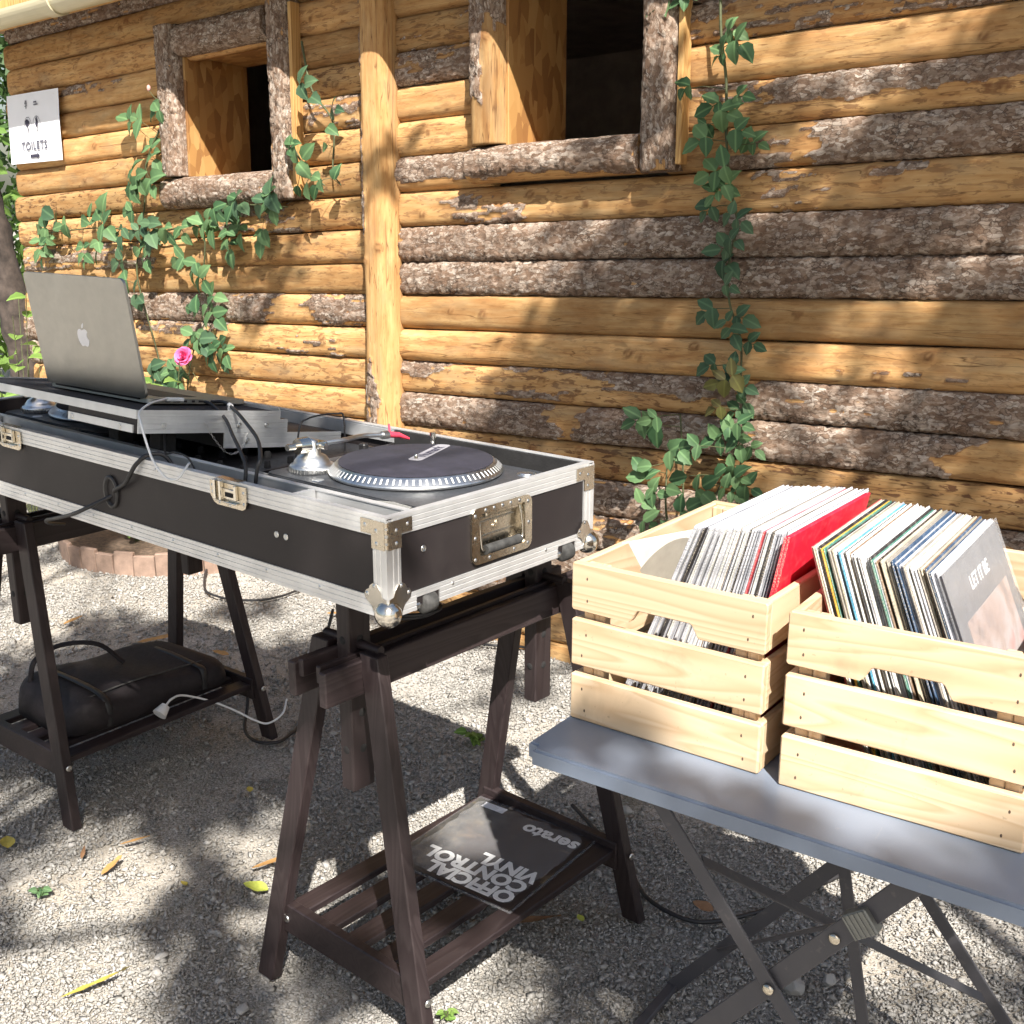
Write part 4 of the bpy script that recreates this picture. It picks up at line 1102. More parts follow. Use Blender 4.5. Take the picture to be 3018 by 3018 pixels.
# rivets -------------------------------------------------------------
mb = MB(); mb.lathe([(0, .0024), (.0012, .0022), (.0030, .0012), (.0042, 0.0), (.0046, -.0004)], 12); rv_me = mb.mesh('rivet'); rv_me.materials.append(M['zinc'])
mb = MB(); mb.lathe([(.0058, -.0004), (.0058, .0010), (.0044, .0016), (.0038, .0008), (.0022, .0008), (.0018, .0014), (0, .0014)], 14); sc_me = mb.mesh('screw'); sc_me.materials.append(M['zinc'])
ORI = {'f': Matrix.Rotation(R(90), 4, 'X'), 'e': Matrix.Rotation(R(90), 4, 'Y'), 't': Matrix.Identity(4)}
def rivet(face, a, z, out=0.0, parent=None, me=None, s=1.0):
    p = Vector((a, -T2 - out, z)) if face == 'f' else Vector((T2 + out, a, z))
    o = bpy.data.objects.new('rivet' if (me or rv_me) is rv_me else 'screw', me or rv_me); link(o, parent or case)
    o.matrix_local = Matrix.Translation(p) @ ORI[face] @ Matrix.Scale(s, 4)
for u in (.16, .30, .44, .58, .72, .86, 1.0, 1.14, 1.28, 1.42): rivet('f', -u, .017, s=.85)
for u in (.62, .93): rivet('f', -u, CH - .012, s=.85)
for v in (.148, .40): rivet('e', v, .021, s=.85)
for u in (.27, .245): rivet('f', -u, CH - .074, -T2, me=sc_me)
rivet('e', .082, CH - .065, -T2, me=sc_me)
# top L-brackets ------------------------------------------------------
def bracket(xc, yc, sx, sy):
    t = .0042
    w = .053; h = .050; d = .029
    mb = MB()
    # front plate
    yo = yc + sy * (T2 + .0008)
    pl = [(0, CH - .004), (0, CH - h), (d, CH - h), (d, CH - .027), (w, CH - .027), (w, CH - .004)]
    mb.prism([(xc - sx * p[0], p[1]) for p in pl], 'y', min(yo, yo + sy * .0014), max(yo, yo + sy * .0014))
    xo = xc + sx * (T2 + .0008)
    mb.prism([(yc - sy * p[0], p[1]) for p in pl], 'x', min(xo, xo + sx * .0014), max(xo, xo + sx * .0014))
    cc = (xc + sx * .0015, yc + sy * .0015)
    for zz in (CH - .044, CH - .033, CH - .020, CH - .009):
        mb.cyl((cc[0], cc[1], zz - .0035), (cc[0], cc[1], zz + .0035), .0032, 10)
    b = mb.build('corner_bracket', M['nickel'], case)
    for (p, z) in ((.043, CH - .014), (.018, CH - .020), (.018, CH - .041)):
        if sy < 0: rivet('f', xc - sx * p, z, .0016, b)
        if sx > 0: rivet('e', yc - sy * p, z, .0016, b)
for xc, sx in ((0, 1), (-CL, -1)):
    for yc, sy in ((0, -1), (CWD, 1)): bracket(xc, yc, sx, sy)
# ball corners --------------------------------------------------------
wing = [(.001, .001), (.001, .034), (.010, .036), (.015, .047), (.021, .055), (.030, .057), (.037, .052), (.040, .046), (.046, .043), (.050, .036), (.048, .028), (.041, .024), (.034, .018), (.030, .010), (.028, .001)]
def ball(xc, yc, sx, sy):
    mb = MB()
    mb.sphere((xc - sx * .004, yc - sy * .004, .0045), .0225, 24, 16)
    yo = yc + sy * (T2 + .0012); xo = xc + sx * (T2 + .0012)
    mb.prism([(xc - sx * (p[0] - .002), p[1] - .003) for p in wing], 'y', min(yo, yo + sy * .0014), max(yo, yo + sy * .0014))
    mb.prism([(yc - sy * (p[0] - .002), p[1] - .003) for p in wing], 'x', min(xo, xo + sx * .0014), max(xo, xo + sx * .0014))
    b = mb.build('ball_corner', M['chrome'], case)
    for (p, z) in ((.026, .049), (.042, .034)):
        if sy < 0: rivet('f', xc - sx * p, z, .0022, b)
        if sx > 0: rivet('e', yc - sy * p, z, .0022, b)
for xc, sx in ((0, 1), (-CL, -1)):
    for yc, sy in ((0, -1), (CWD, 1)): ball(xc, yc, sx, sy)
# wheels ---------------------------------------------------------------
for (a, b) in WH:
    c = (a + b) / 2
    mb = MB(); prof = [(.0045, -.0150), (.0150, -.0150), (.0178, -.0115), (.0182, 0), (.0178, .0115), (.0150, .0150), (.0045, .0150)]
    mb.lathe(prof, 24)
    mb.v = [(-.006 + v[0], c + .004 + v[2], .0015 + v[1]) for v in mb.v]
    wheel = mb.build('wheel', M['rubber'], case)
    mb = MB(); mb.cyl((-.006, a + .001, .0015), (-.006, b - .001, .0015), .0046, 12)
    mb.cyl((-.006, a + .001, .0015), (-.006, a + .009, .0015), .0085, 16); mb.build('axle', M['zinc'], wheel)
    cbox('wheel_well', M['foam'], -.03, -.012, a + .002, b - .002, .0125, .019)
# sunk handle ------------------------------------------------------------
def rrect(x0, x1, y0, y1, r, n=5):
    out = []
    for cx, cy, a0 in ((x1 - r, y1 - r, 0), (x0 + r, y1 - r, 90), (x0 + r, y0 + r, 180), (x1 - r, y0 + r, 270)):
        for k in range(n + 1):
            a = R(a0 + 90 * k / n); out.append((cx + r * math.cos(a), cy + r * math.sin(a)))
    return out
def plate_with_hole(outer, inner, x0, x1):
    n = len(outer); vs = [(x1, p[0], p[1]) for p in outer] + [(x1, p[0], p[1]) for p in inner] + [(x0, p[0], p[1]) for p in outer] + [(x0, p[0], p[1]) for p in inner]
    fs = []
    for i in range(n):
        j = (i + 1) % n
        fs += [(i, j, n + j, n + i), (2 * n + i, 2 * n + j, j, i), (n + i, n + j, 3 * n + j, 3 * n + i)]
    m_ = MB(); m_.add(vs, fs); return m_
out_ = rrect(.194, .355, CH - .123, CH - .0235, .016); inn_ = rrect(h0 + .002, h1 - .002, z0 + .002, z1 - .002, .006)
hd = plate_with_hole(out_, inn_, -.0002, T2 + .0024).build('handle_plate', M['nickel'], case)
mb = MB(); mb.box(-.0125, -.011, h0 + .0005, h1 - .0005, z0 + .0005, z1 - .0005)
mb.box(-.0125, -.0005, h0 + .0004, h0 + .0022, z0 + .0005, z1 - .0005); mb.box(-.0125, -.0005, h1 - .0022, h1 - .0004, z0 + .0005, z1 - .0005)
mb.box(-.0125, -.0005, h0 + .0023, h1 - .0023, z0 + .0004, z0 + .0022); mb.box(-.0125, -.0005, h0 + .0023, h1 - .0023, z1 - .0022, z1 - .0004)
mb.build('handle_dish', M['nickel'], hd)
mb = MB()
for dz in (.014, .021, .046): mb.tube([(-.0105, h0 + .012, z1 - dz), (-.0105, h1 - .014, z1 - dz)], .0016, 6)
mb.box(-.011, .004, h0 + .02, h1 - .02, z1 - .009, z1 - .001, bev=.002)
mb.build('pressed_ribs', M['nickel'], hd)
tm = text_mesh('oll', .017, .0008, depth=.0008)
for v in tm.vertices: v.co = Vector((v.co.z, v.co.x, v.co.y))
mesh_obj('embossed_lettering', tm, M['nickel'], hd, loc=(-.0098, (h0 + h1) / 2 - .002, z1 - .034))
mb = MB(); q = smooth_path([(-.004, h0 + .008, z1 - .008), (.001, h0 + .007, z1 - .03), (.004, h0 + .008, z0 + .016), (.004, h0 + .020, z0 + .010)], 4)
mb.tube(q, .0026, 8); mb.tube([Vector((p.x, h0 + h1 - p.y, p.z)) for p in q], .0026, 8); mb.build('handle_bail', M['chrome'], hd)
mb = MB(); mb.cyl((.004, h0 + .017, z0 + .011), (.004, h1 - .017, z0 + .011), .0085, 16); mb.build('handle_grip', M['rubber'], hd)
for (a, z) in ((.203, CH - .036), (.203, CH - .075), (.203, CH - .113), (.240, CH - .116), (.306, CH - .116), (.344, CH - .113), (.346, CH - .075), (.344, CH - .036), (.230, CH - .030), (.252, CH - .030), (.274, CH - .030), (.296, CH - .030), (.320, CH - .030)):
    rivet('e', a, z, .0020, hd)
# butterfly latches --------------------------------------------------------
def latch(u0, u1):
    x0, x1 = -u1, -u0
    mb = MB()
    pl = [(x0, CH - .003), (x0, CH - .030), (x0 + .010, CH - .042), (x0 + .02, CH - .0455), (x1 - .012, CH - .0455), (x1 - .003, CH - .041), (x1, CH - .033), (x1, CH - .003)]
    mb.prism(pl, 'y', -T2 - .0035, -T2 - .0012)
    lt = mb.build('latch', M['nickel'], case)
    mb = MB()
    mb.box(x0 + .020, x0 + .026, -T2 - .013, -T2 - .0034, CH - .034, CH + .003, bev=.0015)
    mb.box(x0 + .036, x0 + .041, -T2 - .013, -T2 - .0034, CH - .034, CH + .003, bev=.0015)
    mb.box(x1 - .026, x1 - .021, -T2 - .011, -T2 - .0034, CH - .030, CH - .002, bev=.0015)
    mb.box(x0 + .0415, x1 - .0265, -T2 - .006, -T2 - .0034, CH - .031, CH - .012, bev=.001)
    mb.box(x0 + .020, x1 - .020, -T2 - .010, -T2 - .0034, CH - .0375, CH - .0345, bev=.001)
    mb.box(x0 + .018, x1 - .018, -T2 - .004, .010, CH + .0027, CH + .0042, bev=.0005)
    mb.build('latch_frame', M['chrome'], lt)
    mb = MB(); mb.box(x0 + .048, x1 - .034, -T2 - .0075, -T2 - .0062, CH - .026, CH - .018, bev=.0004); mb.build('key_slot', M['foam'], lt)
    for (x, z) in ((x0 + .007, CH - .012), (x0 + .007, CH - .024), (x1 - .007, CH - .014), (x1 - .007, CH - .034), ((x0 + x1) / 2 + .005, CH - .0415), (x0 + .026, CH - .0405)):
        rivet('f', x, z, .0034, lt, s=.8)
latch(.342, .445); latch(1.128, 1.232)
# cable port
mb = MB(); k = 24
vs = []
for (rx, rz, y) in ((.026, .034, -.0012), (.026, .034, -.0045), (.019, .027, -.0045), (.017, .025, .006)):
    vs += [(-.785 + rx * math.cos(6.2832 * i / k), y, CH - .082 + rz * math.sin(6.2832 * i / k)) for i in range(k)]
fs = [(r * k + i, r * k + (i + 1) % k, (r + 1) * k + (i + 1) % k, (r + 1) * k + i) for r in range(3) for i in range(k)] + [tuple(range(3 * k, 4 * k))]
mb.add(vs, fs, 0, True); mb.build('cable_port', M['black'], case)
# inside: trough, divider strips, foam beds
cbox('trough_floor', M['foam'], -CL + .012, -.012, .0115, .0545, .0125, .06)
cbox('divider_strip', M['alu'], -CL + .0125, -.0125, .0565, .0585, CH - .017, CH - .001)
cbox('trough_back', M['foam'], -CL + .0125, -.0125, .0568, .0582, .0602, CH - .0172)
cbox('divider_cap', M['alu'], -CL + .0125, -.0125, .0550, .0680, CH - .0005, CH + .0018)
for u in (.235, 1.335):
    cbox('cross_divider', M['alu'], -u - .006, -u + .006, .0118, .0546, CH - .035, CH + .0012)
for (u0, u1) in ((.012, .520), (1.050, 1.558)):
    cbox('foam_bed', M['foam'], -u1, -u0, .0690, CWD - .0170, .0125, CH - .086)
    cbox('foam_wall', M['foam'], -u1, -u0, .0692, .142, CH - .0858, CH - .05)
    cbox('foam_wall', M['foam'], -u1, -u0, .506, CWD - .0172, CH - .0858, CH - .045)
    mb = MB(); mb.prism([(-u0 - .03, .072), (-u0 - .16, .072), (-u0 - .15, .10), (-u0 - .10, .125), (-u0 - .05, .12)], 'z', CH - .0498, CH - .014)
    mb.build('foam_wedge', M['greyfoam'], case)
    mb = MB(); mb.prism([(-u1 + .012, .072), (-u1 + .10, .072), (-u1 + .08, .12), (-u1 + .014, .13)], 'z', CH - .0498, CH - .014)
    mb.build('foam_wedge', M['greyfoam'], case)
for u in (.523, 1.047):
    cbox('well_divider', M['laminate'], -u - .004, -u + .004, .0690, CWD - .0170, .0125, CH - .03)

# ------------------------------------------------------------------ turntables
def turntable(name, label, u_right):
    t = thing(name, label, 'turntable', group='turntables in the flight case', mat=CASE @ Matrix.Translation((-u_right, .150, CH - .0855)))
    Z = .0615                                   # top of deck above its base
    mb = MB()
    mb.box(-.450, 0, 0, .353, .004, .040, bev=.004); mb.build('base', M['black'], t)
    mb = MB(); mb.prism(rrect(-.449, -.001, .001, .352, .018), 'z', .0402, Z - .003)
    mb.prism(rrect(-.447, -.003, .003, .350, .017), 'z', Z - .0029, Z); mb.build('deck', M['deck'], t)
    for (x, y) in ((-.41, .04), (-.41, .31), (-.04, .04), (-.04, .31)):
        mb = MB(); mb.cyl((x, y, 0), (x, y, .0038), .02, 16); mb.build('foot', M['rubber'], t)
    px, py = -.229, .195
    mb = MB(); mb.lathe([(.0, Z + .0002), (.164, Z + .0002), (.168, Z + .003), (.169, Z + .0065), (.1665, Z + .0085), (.153, Z + .021), (.150, Z + .0222), (0, Z + .0222)], 96, (px, py, 0))
    pl = mb.build('platter', M['silver'], t)
    mb = MB()
    for k in range(84):
        a = 6.2832 * k / 84; ca_, sa_ = math.cos(a), math.sin(a); tx, ty = -sa_ * .0017, ca_ * .0017
        q = []
        for (r, z, s) in ((.1645, Z + .0110, 1), (.1645, Z + .0110, -1), (.1556, Z + .0192, -1), (.1556, Z + .0192, 1)):
            r2_, z2 = r + .0004, z + .0004
            q.append((px + r2_ * ca_ + tx * s, py + r2_ * sa_ + ty * s, z2))
        mb.add(q, [(0, 1, 2, 3)])
    so = mb.build('strobe_slots', M['white'], pl); so['kind'] = 'stuff'
    mb = MB(); mb.lathe([(0, Z + .0223), (.1487, Z + .0223), (.1487, Z + .0236), (.148, Z + .0241), (0, Z + .0241)], 80, (px, py, 0)); mat_ = mb.build('slip_mat', M['navy_mat'], t)
    mb = MB(); mb.lathe([(.0037, Z + .0242), (.0037, Z + .030), (.0026, Z + .0335), (0, Z + .035)], 14, (px, py, 0)); mb.build('spindle', M['chrome'], t)
    # printed bar with lettering on the mat: from the spindle towards the far rim
    ang = math.atan2(.118, -.045)
    bar = MB(); bar.prism([(p[0], p[1]) for p in rrect(-.012, .146, -.0145, .0145, .010)], 'z', 0, .0006)
    bo = bar.build('mat_print', M['printgrey'], mat_, mat4=Matrix.Translation((px, py, Z + .0242)) @ Matrix.Rotation(ang, 4, 'Z'))
    tm = text_mesh('Numark', .030, .0011)
    mesh_obj('lettering', tm, M['ink'], mat_, mat4=Matrix.Translation((px, py, Z + .0250)) @ Matrix.Rotation(ang, 4, 'Z') @ Matrix.Translation((.070, 0, 0)))
    # tonearm
    ax_, ay = -.385, .068
    mb = MB(); mb.lathe([(0, Z), (.043, Z), (.044, Z + .010), (.042, Z + .0135), (.036, Z + .015), (.035, Z + .020), (.027, Z + .030), (.018, Z + .034), (.017, Z + .050), (.013, Z + .060), (.004, Z + .064), (0, Z + .064)], 36, (ax_, ay, 0)); arm = mb.build('tonearm_base', M['silver'], t)
    mb = MB()
    for k in range(36):
        a = 6.2832 * k / 36; c_, s_ = math.cos(a), math.sin(a)
        mb.tube([(ax_ + .0441 * c_, ay + .0441 * s_, Z + .0015), (ax_ + .0441 * c_, ay + .0441 * s_, Z + .010)], .0013, 5)
    mb.build('height_ring_knurl', M['zinc'], arm)
    mb = MB(); za = Z + .050
    mb.box(ax_ - .022, ax_ + .022, ay - .004, ay + .024, za - .006, za + .008, bev=.004)
    mb.cyl((ax_ + .022, ay + .008, za), (ax_ + .034, ay + .008, za), .006, 12)
    mb.build('gimbal', M['chrome'], arm)
    mb = MB(); mb.cyl((ax_, ay - .010, za + .002), (ax_, ay - .034, za + .003), .0165, 24, r2=.0150); mb.cyl((ax_, ay - .034, za + .003), (ax_, ay - .058, za + .004), .0065, 14); mb.build('counterweight', M['chrome'], arm)
    mb = MB(); q = smooth_path([(ax_, ay + .02, za), (ax_ + .004, ay + .08, za - .001), (ax_ - .010, ay + .14, za - .004), (ax_ - .003, ay + .195, za - .009)], 6); mb.tube(q, .0048, 10); mb.build('arm_tube', M['silver'], arm)
    mb = MB(); mb.cyl((ax_ - .003, ay + .190, za - .009), (ax_ - .003, ay + .206, za - .010), .0085, 16); mb.build('headshell_collar', M['silver'], arm)
    mb = MB()
    mb.tube([(ax_ - .003, ay + .207, za - .010), (ax_ - .001, ay + .235, za - .015), (ax_ + .001, ay + .262, za - .026)], .006, 8, radii=[.0085, .0075, .0035], flat=.8)
    mb.tube([(ax_ - .004, ay + .212, za - .006), (ax_ - .016, ay + .222, za + .008)], .0022, 6)
    mb.build('headshell', M['pink'], arm)
    mb = MB(); mb.box(ax_ - .006, ax_ + .012, ay + .125, ay + .14, Z, Z + .034, bev=.003); mb.build('arm_rest', M['black'], t)
    # start button, cue light, pitch slider
    mb = MB(); mb.lathe([(0, Z + .004), (.011, Z + .004), (.013, Z + .003), (.0135, Z + .0001)], 24, (-.050, .312, 0)); mb.lathe([(.016, Z + .0001), (.0165, Z + .0016), (.0185, Z + .0016), (.019, Z + .0001)], 24, (-.050, .312, 0)); mb.build('start_button', M['silver'], t)
    mb = MB(); mb.lathe([(0, Z + .0006), (.010, Z + .0006), (.0112, Z + .0012), (.012, Z + .0001)], 20, (-.315, .022, 0)); mb.build('speed_button', M['silver'], t)
    mb = MB(); mb.cyl((-.322, .338, Z), (-.322, .338, Z + .016), .009, 16); mb.cyl((-.322, .338, Z + .016), (-.322, .338, Z + .044), .0062, 14); mb.build('target_light', M['chrome'], t)
    mb = MB(); mb.box(-.436, -.416, .20, .33, Z + .0001, Z + .0012, bev=.0004); mb.build('pitch_track', M['foam'], t)
    mb = MB(); mb.box(-.438, -.414, .255, .267, Z + .0013, Z + .012, bev=.002); mb.build('pitch_fader', M['black'], t)
    for (x, y) in ((-.36, .315), (-.345, .325), (-.33, .332)):
        mb = MB(); mb.cyl((x, y, Z), (x, y, Z + .002), .004, 12); mb.build('button', M['white'], t)
    return t
turntable('turntable', 'turntable with black mat and pink headshell at the near end of the case', .045)
turntable('turntable', 'turntable half hidden under the laptop shelf at the left end', 1.075)

# ------------------------------------------------------------------ mixer between the decks
mx = thing('mixer', 'black mixer sunk in the case beneath the laptop shelf', 'mixer', mat=CASE @ Matrix.Translation((-.530, .085, .0128)))
mb = MB(); mb.box(-.506, 0, 0, .43, 0, .105, bev=.003); mb.build('body', M['black'], mx)
mb = MB(); mb.lathe([(0, .014), (.006, .013), (.0075, .0)], 14); kb = mb.mesh('knob'); kb.materials.append(M['foam'])
for i in range(6):
    for j in range(3):
        o = bpy.data.objects.new('knob', kb); link(o, mx); o.location = (-.06 - .075 * i, .09 + .06 * j, .105)
for i in range(3):
    mb = MB(); mb.box(-.15 - .1 * i, -.13 - .1 * i, .30, .31, .1052, .115, bev=.001); mb.build('fader', M['silver'], mx)

# ------------------------------------------------------------------ sliding laptop shelf
TH = R(-7.75)
TRAY = CASE @ Matrix.Translation((-.674, .001, .2565)) @ Matrix.Rotation(TH, 4, 'X')
sh = thing('laptop_shelf', 'tilted sliding shelf with black top and aluminium edges above the mixer', 'shelf', mat=TRAY)
SL, SD = .70, .345
mb = MB(); mb.box(-SL + .003, -.003, .003, SD - .003, -.0150, -.0022); mb.build('shelf_board', M['matte'], sh)
def strip(name, x0, x1, y0, y1, z0, z1, groove, parent):
    """aluminium strip with fine grooves on its outward face"""
    mb = MB()
    if groove in ('+x',):
        pr = ridged(z0, z1, -x1, .0008, 2); pr = [(-a, b) for a, b in pr] + [(x0, z0), (x0, z1)]
        mb.prism([(a, b) for a, b in pr], 'y', y0, y1)
    elif groove == '-y':
        pr = ridged(z0, z1, y0, .0008, 2) + [(y1, z0), (y1, z1)]
        mb.prism(pr, 'x', x0, x1)
    else:
        mb.box(x0, x1, y0, y1, z0, z1)
    return mb.build(name, M['alu'], parent)
strip('edge_strip', -SL, -.0031, 0, .0029, -.017, 0, '', sh)
strip('edge_strip', -.003, 0, 0, SD, -.017, 0, '+x', sh)
strip('edge_strip', -SL, -.0031, SD - .0029, SD, -.017, .004, '', sh)
strip('edge_strip', -SL - .003, -SL - .0001, 0, SD, -.017, 0, '', sh)
mb = MB(); mb.box(-.255, -.0042, .0060, SD + .02, -.0448, -.0175); mb.build('carriage_box', M['laminate'], sh)
strip('carriage_side', -.0040, -.0008, .0058, SD + .021, -.0452, -.0174, '+x', sh)
strip('carriage_front', -.250, -.0150, .0025, .0057, -.0452, -.0300, '', sh)
mb = MB(); mb.box(-.43, -.0042, .205, .520, -.0770, -.0456); mb.build('rail_box', M['laminate'], sh)
strip('rail_side', -.0040, -.0006, .2045, .5205, -.0774, -.0456, '+x', sh)
for (y, z) in ((.062, -.030), (.24, -.030), (.31, -.030), (.262, -.062)):
    o = bpy.data.objects.new('screw', sc_me); link(o, sh); o.matrix_local = Matrix.Translation((-.0008 + .0006, y, z)) @ ORI['e']
for (x, z) in ((-.235, -.038), (-.06, -.038)):
    o = bpy.data.objects.new('screw', sc_me); link(o, sh); o.matrix_local = Matrix.Translation((x, .0024, z)) @ ORI['f']
for (x, y) in ((-.06, .10), (-.21, .10), (-.32, .30), (-.12, .42)):
    dz = -.0454 if y < .2 else -.0775
    mb = MB(); p0_ = TRAY @ Vector((x, y, dz)); zt = CORG.z + .0128 + .105
    hgt = p0_.z - zt
    mb.box(x - .018, x + .018, y - .018, y + .018, dz - hgt - .001, dz - .0003); mb.build('riser_foot', M['foam'], sh)

# ------------------------------------------------------------------ laptop
LAP = TRAY @ Matrix.Translation((-.103, .093, 0.0004)) @ Matrix.Rotation(R(2.4), 4, 'Z')
lp = thing('laptop', 'open silver laptop seen from behind on the tilted shelf', 'laptop', mat=LAP)
LW, LD = .359, .247
mb = MB(); mb.prism(rrect(-LW, 0, 0, LD, .011), 'z', .0022, .0115); mb.prism(rrect(-LW + .006, -.006, .006, LD - .006, .011), 'z', .0008, .0021); base = mb.build('base', M['laptop'], lp)
for (x, y) in ((-.03, .03), (-.33, .03), (-.03, .217), (-.33, .217)):
    mb = MB(); mb.cyl((x, y, 0), (x, y, .0009), .008, 14); mb.build('rubber_foot', M['black'], base)
mb = MB(); mb.box(-.315, -.045, .055, .150, .0116, .0122, bev=.0002); mb.build('keyboard', M['keys'], base)
mb = MB(); mb.box(-.232, -.127, .165, .235, .01155, .0118); mb.build('trackpad', M['laptop'], base)
for k, (y, w) in enumerate(((.045, .012), (.066, .016), (.088, .008), (.108, .008), (.128, .014))):
    mb = MB(); mb.box(-.0006, .0002, y - w / 2, y + w / 2, .0045, .0090); mb.build('port', M['black'], base)
OP = .2724
LID = Matrix.Translation((0, 0, .0118)) @ Matrix.Rotation(OP, 4, 'X')
# lid stands up along local z (after leaning back towards -y)
mb = MB(); mb.prism(rrect(-LW, 0, .001, LD - .006, .012), 'y', -.0062, -.0004)
lid = mb.build('lid', M['laptop'], lp, mat4=LID)
mb = MB(); mb.prism(rrect(-LW + .004, -.004, .006, LD - .010, .008), 'y', -.0003, .0004); mb.build('screen', M['screen'], lid)
mb = MB(); mb.cyl((-LW + .03, -.002, .0), (-.03, -.002, .0), .0045, 12); mb.build('hinge', M['black'], lid)
apple = [(0, .80), (.12, .86), (.25, .875), (.36, .83), (.44, .75), (.37, .68), (.33, .60), (.325, .52), (.35, .44), (.40, .385), (.46, .355), (.41, .20), (.33, .08), (.24, .01), (.15, .0), (.06, .035), (-.02, .045), (-.10, .02), (-.19, .0), (-.28, .035), (-.37, .14), (-.44, .30), (-.475, .46), (-.46, .62), (-.40, .76), (-.29, .855), (-.17, .87), (-.07, .83)]
aleaf = [(.0, .90), (.01, .99), (.06, 1.09), (.14, 1.16), (.21, 1.18), (.20, 1.08), (.15, .985), (.08, .92)]
mb = MB(); S_ = .042
for pol in (apple, aleaf): mb.prism([(-LW / 2 + p[0] * S_, LD * .465 - S_ * .5 + p[1] * S_) for p in pol], 'y', -.0066, -.0061)
mb.build('logo', M['logo'], lid)

# ------------------------------------------------------------------ cables, chain
def cable(name, label, pts, r, mat, Mx=None, n=7, group=None, extra=None):
    P = [Vector(p) for p in pts]
    o = thing(name, label, 'cable', group=group, mat=(Mx @ Matrix.Translation(P[0])) if Mx is not None else Matrix.Translation(P[0]))
    mb = MB(); mb.tube(smooth_path([p - P[0] for p in P], n), r, 8); mb.build('wire', mat, o)
    return o
wc = cable('charging_cable', 'white charging cable looping from the laptop over the case edge', [(-.762, .128, .2535), (-.735, .100, .258), (-.690, .04, .262), (-.655, -.005, .255), (-.625, -.022, .240), (-.602, -.03, .214), (-.578, -.035, .184), (-.556, -.035, .162), (-.538, -.03, .149), (-.515, -.025, .152), (-.512, -.010, .168), (-.530, .012, .172), (-.560, .030, .150)], .0022, M['white'], CASE)
mb = MB(); mb.box(.002, .010, -.010, .034, -.005, .003, bev=.002); mb.build('plug', M['white'], wc, rot=(TH, 0, R(2)))
cable('audio_cable', 'thick black cable dropping from the laptop side into the case, left one', [(-.762, .215, .236), (-.735, .215, .232), (-.66, .19, .216), (-.541, .12, .206), (-.440, .062, .196), (-.402, .042, .175), (-.402, .032, .12)], .0036, M['cable'], CASE, group='cables on the case')
c2 = cable('audio_cable', 'thick black cable with a white tag arching from the laptop into the case', [(-.762, .232, .234), (-.725, .238, .236), (-.66, .215, .230), (-.56, .165, .224), (-.44, .1, .216), (-.369, .05, .201), (-.362, .036, .179), (-.372, .032, .12)], .0036, M['cable'], CASE, group='cables on the case')
mb = MB(); mb.tube([Vector((.060, .001, .000)), Vector((.074, -.005, -.001))], .0052, 8); mb.box(.062, .074, -.006, -.003, -.024, -.004, bev=.0005); mb.build('white_tag', M['white'], c2)
cable('power_cable', 'black cable leaving the case over the rim and entering the round cable port', [(-.60, .045, .10), (-.63, .03, .166), (-.651, .003, .172), (-.672, -.010, .154), (-.690, -.012, .135), (-.715, -.012, .110), (-.757, -.010, .090), (-.779, .004, .080)], .0042, M['cable'], CASE)
cable('mains_cable', 'black cable drooping out of the cable port towards the left trestle', [(-.790, .003, .070), (-.808, -.015, .058), (-.831, -.03, .045), (-.884, -.034, .023), (-.974, -.020, -.004), (-1.12, .03, -.045), (-1.25, .10, -.09), (-1.33, .18, -.125)], .0042, M['cable'], CASE)
cable('signal_cable', 'thin black cable curving up behind the tonearm', [(-.55, .275, .13), (-.55, .291, .199), (-.55, .312, .212), (-.55, .348, .215), (-.55, .39, .212), (-.55, .409, .203), (-.55, .41, .13)], .0019, M['cable'], CASE, group='cables on the case')
cable('signal_cable', 'thin dark cable hanging below the shelf carriage', [(-.70, .075, .205), (-.68, .06, .185), (-.64, .035, .172), (-.60, .03, .18), (-.555, .03, .172), (-.53, .035, .12)], .0019, M['cable'], CASE, group='cables on the case')
ch = thing('safety_chain', 'small steel chain hanging from the laptop shelf side', 'chain', mat=CASE @ Matrix.Translation((-.668, .146, .213)))
cp = smooth_path([Vector(p) - Vector((-.655, .146, .213)) for p in [(-.655, .146, .213), (-.652, .158, .188), (-.650, .171, .167), (-.650, .185, .15), (-.650, .2, .141), (-.650, .22, .143), (-.652, .235, .154), (-.655, .248, .178)]], 4)
acc = [cp[0]]
for p in cp:
    if (p - acc[-1]).length > .0052: acc.append(p)
for i in range(len(acc) - 1):
    d = (acc[i + 1] - acc[i]).normalized(); q = d.to_track_quat('Y', 'Z').to_matrix().to_4x4() @ Matrix.Rotation(R(90 * (i % 2)), 4, 'Y')
    mb = MB(); pts = [Vector((.0018 * math.cos(a), .0036 * math.sin(a), 0)) for a in [6.2832 * k / 10 for k in range(11)]]
    mb.tube(pts, .0006, 5, cap=False); mb.build('link', M['zinc'], ch, mat4=Matrix.Translation((acc[i] + acc[i + 1]) / 2) @ q)

